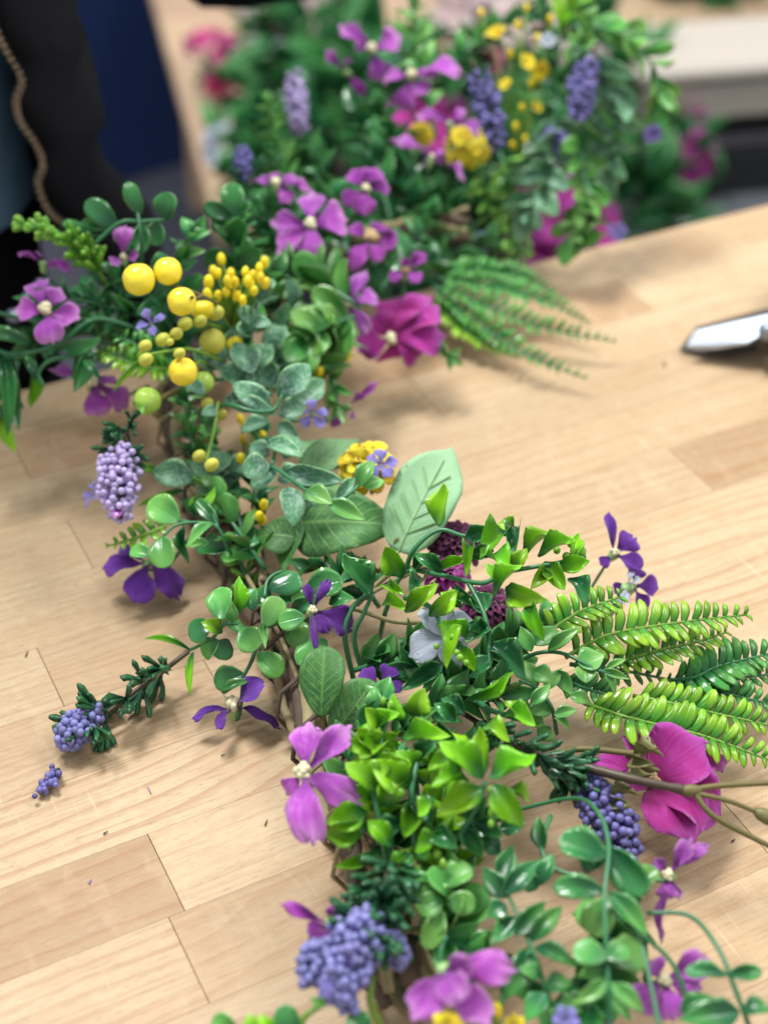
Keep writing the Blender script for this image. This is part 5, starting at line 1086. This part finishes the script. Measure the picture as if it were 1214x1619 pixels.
# ferns at right
fe = thing('fern_spray', 'glossy fern fronds fanning out to the right edge', 'fern', P(880, 1060, 2)); r = RNG()
FR = [([(893, 1040, 3.6), (930, 1018, 4.0), (971, 1001, 4.2), (1065, 985, 4.2), (1178, 972, 3.8)], .0082, 19, 'pinna'),
      ([(965, 1050, 2.8), (1047, 1027, 3.2), (1100, 1015, 3.2), (1146, 1000, 3.0)], .0066, 16, 'pinna'),
      ([(924, 1112, 2.8), (970, 1128, 3.2), (1018, 1141, 3.3), (1113, 1164, 3.0), (1222, 1204, 2.4)], .0082, 22, 'pinna'),
      ([(850, 1012, 4.0), (895, 980, 4.6), (924, 963, 4.8), (978, 944, 4.8)], .0072, 12, 'pinna'),
      ([(1000, 1100, 2.2), (1060, 1112, 2.4), (1130, 1128, 2.4), (1230, 1150, 2.0)], .0074, 18, 'pinna'),
      ([(1060, 1076, 1.8), (1100, 1070, 2.2), (1136, 1053, 2.4), (1230, 1030, 2.4)], .0078, 15, 'dpinna'),
      ([(1056, 1074, 1.6), (1110, 1085, 1.8), (1160, 1100, 1.8), (1235, 1116, 1.6)], .0066, 15, 'dpinna'),
      ([(900, 1050, 2.6), (971, 1058, 2.4), (1056, 1074, 1.8)], .006, 10, 'dpinna'),
      ([(1070, 1078, 1.2), (1130, 1075, 1.4), (1180, 1070, 1.4), (1240, 1064, 1.3)], .0066, 14, 'dpinna'),
      ([(890, 1075, 2.4), (930, 1090, 2.6), (985, 1105, 2.4)], .006, 10, 'dpinna')]
for pts, L, n, kd in FR: frond(fe, pts, L * 1.5, .40, int(n * .9), r, kd, 'stem_lime' if kd == 'pinna' else 'stem_green', end=.4)
for pts, L, n, kd in (): frond(fe, pts, L, .46, n, r, kd, 'stem_lime' if kd == 'pinna' else 'stem_green')
fe2 = thing('fern_spray', 'blurred fern lying on the table at the back', 'fern', P(690, 445, 1.5)); r = RNG()
for pts in ([(680, 450, 3), (760, 480, 2.2), (850, 515, 1.8), (972, 540, 1.4)], [(680, 450, 3), (740, 500, 1.8), (830, 560, 1.4), (925, 598, 1.0)], [(690, 440, 3), (780, 455, 2.6), (860, 475, 2.2), (930, 510, 1.8)], [(690, 430, 3), (770, 430, 3), (830, 440, 2.6), (875, 462, 2.2)],
            [(690, 470, 2), (720, 510, 1.4), (770, 545, 1), (820, 565, .8)]):
    frond(fe2, pts, .0105, .36, 20, r, 'pinna' if r.random() < .3 else 'dpinna', 'stem_green', 58, lift=.45)
fe3 = thing('fern_spray', 'short fern tip poking out above the violet flower', 'fern', P(260, 835, 3)); r = RNG()
frond(fe3, [(262, 832, 3.4), (230, 845, 3.4), (200, 855, 3.2), (170, 863, 3.0)], .0075, .5, 7, r, 'pinna', 'stem_lime')
fe4 = thing('fern_spray', 'small soft fern behind the orchid flower at left', 'fern', P(270, 590, 5)); r = RNG()
frond(fe4, [(275, 585, 6), (230, 580, 6.6), (190, 568, 6.8), (160, 556, 6.8)], .0105, .4, 11, r, 'pinna', 'stem_lime')
frond(fe4, [(275, 570, 6), (240, 555, 7), (205, 540, 7.4), (180, 525, 7.4)], .009, .4, 9, r, 'dpinna', 'stem_green')

# ---- blue green sprig over the dark jacket, upper left
ul, r = group_spray('round_leaf_spray', 'blue green round leaves standing up against the dark jacket', 'leaves', [[(230, 470, 8), (225, 420, 10), (223, 372, 12), (215, 320, 13)], [(150, 385, 11.5), (190, 352, 12.4), (225, 350, 12.4), (262, 347, 12.4)], [(225, 350, 12.4), (205, 400, 10)]], 'djade',
    [(185, 358, 12, 136, 318, 13, 34), (222, 340, 12.6, 200, 288, 14, 28), (262, 348, 12.4, 268, 304, 13.6, 38), (225, 350, 12, 222, 400, 11, 26), (250, 350, 12, 240, 388, 11, 32), (160, 374, 11.4, 98, 352, 12, 20), (175, 360, 11.6, 130, 350, 12.2, 18), (240, 430, 10, 265, 405, 10.4, 30), (205, 400, 10, 180, 378, 10.6, 26, 'boxw')], 'stem_green', .0012)
gs, r = group_spray('soft_leaf_spray', 'bright light green feathery sprig at the far left', 'leaves', [[(170, 450, 9), (140, 405, 10.6), (100, 375, 11.6), (40, 355, 12)]], 'gneedle', [], 'stem_lime', .0009)
c = catmull([P(*q) for q in [(170, 450, 9), (140, 405, 10.6), (100, 375, 11.6), (40, 355, 12)]], 6)
for i in range(9):
    p, tg = at_curve(c, .15 + .84 * i / 8)
    for k in range(7):
        d = (tg * .7 + jit(r, .9)).normalized(); blade(gs, 'leaf', 'needle', 'green_needle', p, p + d * .0105 * (1.2 - .07 * i), .0036, tocam(p) + jit(r, .4), k)
wl, r = group_spray('willow_leaf_spray', 'dark curling vine leaves hanging off the left edge', 'leaves', [[(220, 520, 7.5), (150, 505, 8.4), (90, 545, 7.6), (20, 560, 7), (-30, 540, 7)], [(90, 545, 7.6), (60, 510, 8), (20, 500, 8), (-20, 490, 8)], [(150, 560, 7), (85, 568, 7), (62, 590, 6.4), (70, 610, 6)]], 'willow',
    [(50, 545, 7.4, -30, 525, 7.6, 24), (95, 552, 7.4, 160, 535, 7.6, 24), (20, 570, 6.6, 30, 680, 4.0, 30), (5, 560, 6.6, 12, 690, 4.0, 26), (0, 590, 6, -10, 680, 4.4, 30), (30, 570, 6.4, -5, 640, 5, 28), (15, 620, 5.2, 38, 645, 4.6, 20), (0, 640, 4.4, 26, 715, 3.0, 24, 'lwillow'), (-5, 650, 4.2, 18, 660, 4, 16), (140, 560, 7, 118, 620, 6, 30, 'dboxw'), (150, 540, 7, 115, 600, 6.2, 32, 'dboxw'), (160, 600, 6.8, 132, 570, 7.2, 12), (125, 520, 8, 150, 505, 8.4, 22, 'dboxw'), (60, 600, 6, 40, 560, 6.8, 16), (80, 480, 8.6, 20, 470, 8.8, 18), (55, 590, 5.6, 48, 640, 4.6, 22, 'lime')], 'stem_green', .0014)
# fill of the mid left garland
FILL = [
 ('boxwood_spray', 'small round leaves hiding the twig base below the lilac lavender', [(420, 900, 3), (370, 830, 4), (330, 770, 4.2)], 'jade', 8, .016, .65),
 ('boxwood_spray', 'small dark leaves over the twig base by the green berry', [(330, 760, 3), (300, 690, 4.6), (290, 630, 5.6)], 'boxw', 8, .014, .6),
 ('lime_leaf_spray', 'lime sprig filling between the orchid flower and the star tips', [(600, 1330, 3), (590, 1250, 4.4), (600, 1180, 5)], 'lime', 9, .017, .6),
 ('lime_leaf_spray', 'lime sprig in the heart of the lower lime spray', [(680, 1400, 3), (690, 1300, 4.4), (700, 1200, 5)], 'lime', 10, .018, .6),
 ('round_leaf_spray', 'light green rounded leaves above the bottom orchid flower', [(720, 1500, 2.4), (715, 1420, 3.6), (690, 1340, 4.2)], 'jade', 9, .020, .65),
 ('round_leaf_spray', 'mid green leaves behind the white floret', [(560, 1060, 2.4), (620, 1040, 3.0), (700, 1020, 3.2)], 'boxw', 10, .019, .6),
 ('boxwood_spray', 'dark boxwood sprig under the yellow bud cluster', [(330, 560, 4), (390, 500, 7), (430, 440, 8.5)], 'boxw', 9, .020, .55),
 ('boxwood_spray', 'dark boxwood sprig left of the olive buds', [(300, 580, 4), (230, 540, 6.5), (150, 480, 8)], 'dboxw', 10, .019, .5),
 ('boxwood_spray', 'dark boxwood sprig behind the left yellow berries', [(290, 560, 5), (240, 470, 8.5), (180, 440, 9)], 'dboxw', 10, .020, .5),
 ('boxwood_spray', 'green sprig behind the first yellow berry', [(300, 540, 5), (280, 440, 9), (300, 380, 10.5)], 'boxw', 9, .018, .55),
 ('boxwood_spray', 'dark sprig reaching up beside the bud cluster', [(380, 520, 5), (370, 400, 9.5), (368, 345, 11)], 'djade', 7, .022, .7),
 ('willow_leaf_spray', 'narrow dark leaves in the shade left of the periwinkle flower', [(310, 560, 5), (220, 500, 7.5), (110, 470, 9)], 'willow', 11, .022, .3),
 ('boxwood_spray', 'small leaved sprig running down beside the twig base', [(330, 840, 2), (310, 740, 3.6), (300, 650, 4.2)], 'dboxw', 10, .014, .6),
 ('boxwood_spray', 'small leaved sprig between twig base and frosted sprig', [(390, 860, 2.4), (360, 760, 3.4), (330, 680, 4.4)], 'boxw', 10, .015, .6),
 ('boxwood_spray', 'dark sprig under the frosted leaves', [(420, 850, 2.4), (400, 760, 3.8), (410, 690, 4.6)], 'dboxw', 10, .017, .55),
 ('frosted_leaf_spray', 'frosted sprig in the shade below the bright orchid flower', [(400, 640, 4), (440, 560, 6), (460, 470, 7)], 'dusty', 9, .022, .65),
 ('frosted_leaf_spray', 'frosted sprig beside the bud cluster with pale tips', [(360, 590, 5), (390, 530, 8.5), (415, 470, 9.6)], 'dusty', 8, .016, .75),
 ('boxwood_spray', 'soft green sprig right of the frosted leaves', [(430, 620, 4), (500, 580, 5), (540, 540, 5.4)], 'jade', 9, .019, .65),
 ('boxwood_spray', 'soft green sprig hanging over the table by the plum flower', [(480, 560, 4.4), (520, 590, 4.6), (535, 640, 3.8)], 'fresh', 7, .016, .4),
 ('boxwood_spray', 'dark leaf mass in front of the ivy leaf', [(600, 960, 2.6), (560, 910, 3.8), (500, 900, 3.8)], 'dboxw', 9, .017, .5),
 ('boxwood_spray', 'dark leaf mass right below the white floret', [(800, 1120, 2.4), (740, 1070, 3.4), (660, 1060, 3.2)], 'dboxw', 12, .019, .5),
 ('boxwood_spray', 'dark leaf mass under the soft fresh sprig', [(740, 1060, 2.4), (800, 1020, 3.6), (860, 990, 4.0)], 'boxw', 11, .019, .5),
 ('round_leaf_spray', 'mid green leaves between the two lime sprays', [(600, 1180, 2.4), (690, 1120, 3.8), (790, 1100, 4.2)], 'boxw', 12, .019, .55),
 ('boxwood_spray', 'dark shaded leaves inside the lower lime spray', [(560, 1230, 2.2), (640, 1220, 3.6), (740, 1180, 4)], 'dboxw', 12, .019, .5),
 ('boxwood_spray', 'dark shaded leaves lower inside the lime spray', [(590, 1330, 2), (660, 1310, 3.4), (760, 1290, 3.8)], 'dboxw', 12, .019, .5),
 ('needle_sprig', 'dark needle sprig crossing under the lime star', [(720, 1120, 3), (800, 1170, 4.4), (860, 1195, 4.6), (900, 1215, 4.2)], 'needle', 14, .0125, .26),
 ('needle_sprig', 'dark needle sprig above the blue violet lavender head', [(640, 1350, 4), (610, 1400, 4.6), (590, 1450, 4.6)], 'needle', 14, .014, .26),
 ('boxwood_spray', 'green leaves behind the bottom orchid flower', [(640, 1480, 2), (740, 1500, 3.2), (820, 1560, 3.4)], 'boxw', 10, .018, .55),
 ('round_leaf_spray', 'deep green leaves at the bottom right under the stems', [(1000, 1420, 2), (960, 1500, 3), (930, 1600, 3.2)], 'boxw', 12, .022, .55),
 ('boxwood_spray', 'leaf sprig where the garland base meets the lime spray', [(540, 1260, 2), (570, 1180, 3.4), (600, 1110, 3.6)], 'boxw', 9, .018, .6),
 ('fine_leaf_sprig', 'fine green buds on stalks left of the twig base', [(400, 940, 2), (385, 900, 2.6), (372, 870, 3)], 'gneedle', 7, .009, .4),
]
for nm, lb, pts, kd, n, L, W in FILL:
    nd = nm == 'needle_sprig'
    spray(nm, lb, 'leaves', pts, kd, n, L, W, whorl=4 if nd else 2, ang=40 if nd else 55, stem='stem_brown' if nd else 'stem_green', lname='needle_leaf' if nd else 'leaf')
# ---- straw coloured stems showing through the middle
for lb, pts in (('straw coloured stem crossing behind the lime leaves', [(560, 960, 4), (620, 905, 5.4), (680, 895, 6), (740, 878, 6.2)]), ('straw coloured stem below the violet flower', [(470, 990, 3), (540, 960, 4), (620, 982, 3.8), (680, 985, 3.6)]), ('straw coloured stem beside the dark bud', [(520, 985, 3), (560, 955, 4.4), (600, 930, 4.8), (650, 905, 5)]), ('pale stem running beside the twig base', [(500, 1190, 1.6), (480, 1100, 2.4), (440, 1000, 2.6), (390, 910, 2.8)])):
    o = tube('straw_stem', [P(*q) for q in pts], .0011, .0009, 'vine_straw', None, 7, 6, 6); tag(o, lb, 'stem')
# ================================================================== raised back of the garland
BACK = [
 ('boxwood_spray', 'blurred dark sprig between the tilted and cupped orchid flowers', [(560, 420, 82), (520, 320, 84), (500, 240, 87)], 'dboxw', 14, .024, .55),
 ('boxwood_spray', 'blurred light green sprig above the tilted orchid flower', [(470, 330, 84), (440, 240, 86), (425, 165, 88)], 'fresh', 12, .018, .5),
 ('boxwood_spray', 'blurred dark sprig left of the bright orchid flower', [(480, 440, 76), (430, 370, 78), (395, 320, 80)], 'dboxw', 12, .022, .55),
 ('boxwood_spray', 'blurred dark sprig behind the bright orchid flower', [(540, 450, 78), (470, 400, 80), (410, 400, 80)], 'boxw', 12, .022, .6),
 ('boxwood_spray', 'blurred round leaves below the bright orchid flower', [(560, 480, 74), (500, 440, 75), (450, 430, 75)], 'jade', 10, .024, .7),
 ('boxwood_spray', 'blurred green leaves under the sideways orchid flower', [(560, 500, 74), (510, 520, 73), (480, 545, 72)], 'jade', 9, .022, .7),
 ('boxwood_spray', 'blurred dark sprig above the cupped orchid flower', [(620, 360, 86), (590, 240, 88), (560, 170, 90)], 'dboxw', 14, .024, .55),
 ('boxwood_spray', 'blurred dark sprig under the upper orchid flowers', [(660, 360, 87), (640, 260, 88), (610, 180, 90)], 'dboxw', 14, .024, .55),
 ('boxwood_spray', 'blurred green sprig topping the garland at left', [(690, 220, 89), (660, 90, 90), (650, 10, 91), (655, -40, 92)], 'fresh', 13, .021, .5),
 ('boxwood_spray', 'blurred deep green sprig behind the small yellow pompon', [(700, 380, 89), (660, 300, 91), (600, 230, 93)], 'dboxw', 15, .026, .55),
 ('boxwood_spray', 'blurred deep green sprig behind the edge on orchid flower', [(720, 400, 88), (700, 320, 90), (640, 300, 91)], 'dboxw', 15, .026, .55),
 ('fine_leaf_sprig', 'blurred fine olive sprig hanging below the yellow pompon', [(790, 240, 90), (810, 310, 89), (820, 400, 88)], 'gneedle', 18, .018, .25),
 ('fine_leaf_sprig', 'blurred fine green sprig left of the hanging leaves', [(770, 260, 91), (780, 320, 90), (800, 390, 89)], 'gneedle', 16, .018, .25),
 ('round_leaf_spray', 'blurred blue green leaves hanging below the second indigo spike', [(880, 160, 88), (870, 240, 88), (850, 300, 87), (835, 330, 87)], 'dusty', 10, .026, .6),
 ('round_leaf_spray', 'blurred green leaf trail hanging to the table edge', [(930, 140, 88), (920, 220, 88), (925, 300, 87), (905, 370, 87)], 'jade', 12, .024, .5),
 ('round_leaf_spray', 'blurred teal leaf trail at the right of the upper garland', [(920, 60, 89), (960, 150, 88), (965, 220, 88), (960, 270, 88)], 'dusty', 11, .026, .55),
 ('boxwood_spray', 'blurred lime tipped sprig arching to the upper right', [(900, 40, 89), (970, 50, 88), (1030, 100, 88), (1045, 160, 88)], 'jade', 9, .024, .5),
 ('boxwood_spray', 'blurred lime tipped sprig at the top right edge', [(880, 80, 90), (900, 20, 90), (920, -40, 91)], 'lwillow', 10, .024, .4),
 ('boxwood_spray', 'blurred bright green tip between the indigo spikes', [(900, 130, 88), (915, 80, 87), (930, 40, 87)], 'fresh', 10, .016, .5),
 ('boxwood_spray', 'blurred dark sprig behind the second indigo spike', [(860, 300, 93), (880, 160, 95), (860, 20, 96)], 'dboxw', 16, .026, .5),
 ('boxwood_spray', 'blurred bright leaves at the lowest hanging tip', [(915, 300, 87), (930, 340, 87), (920, 375, 87)], 'fresh', 8, .020, .5),
 ('boxwood_spray', 'blurred dark sprig low before the far table edge', [(640, 440, 83), (720, 400, 86), (770, 390, 88)], 'dboxw', 12, .024, .5),
 ('boxwood_spray', 'blurred leafy sprig right of the plum stamen flower', [(600, 460, 80), (650, 390, 83), (680, 340, 85)], 'dboxw', 12, .022, .55),
 ('boxwood_spray', 'blurred green fringe under the big magenta bloom', [(640, 540, 78), (680, 545, 78), (705, 560, 78)], 'fresh', 5, .014, .5),
 ('willow_leaf_spray', 'blurred green leaves filling the top middle gap', [(700, 120, 92), (760, 60, 94), (830, 20, 95)], 'boxw', 14, .022, .4),
 ('round_leaf_spray', 'blurred blue green sprig behind the yellow bud cluster', [(450, 520, 74), (420, 470, 75), (400, 420, 76)], 'djade', 8, .024, .7),
 ('boxwood_spray', 'blurred dark sprig at the far left behind the orchid flower', [(200, 560, 74), (120, 520, 76), (60, 540, 76)], 'dboxw', 12, .022, .5),
 ('boxwood_spray', 'blurred dark sprig low at left behind the fern', [(260, 560, 72), (190, 520, 74), (150, 470, 75)], 'dboxw', 12, .020, .5),
]
for nm, lb, pts, kd, n, L, W in BACK: spray(nm, lb, 'leaves', pts, kd, n, L, W, sr=.0012)
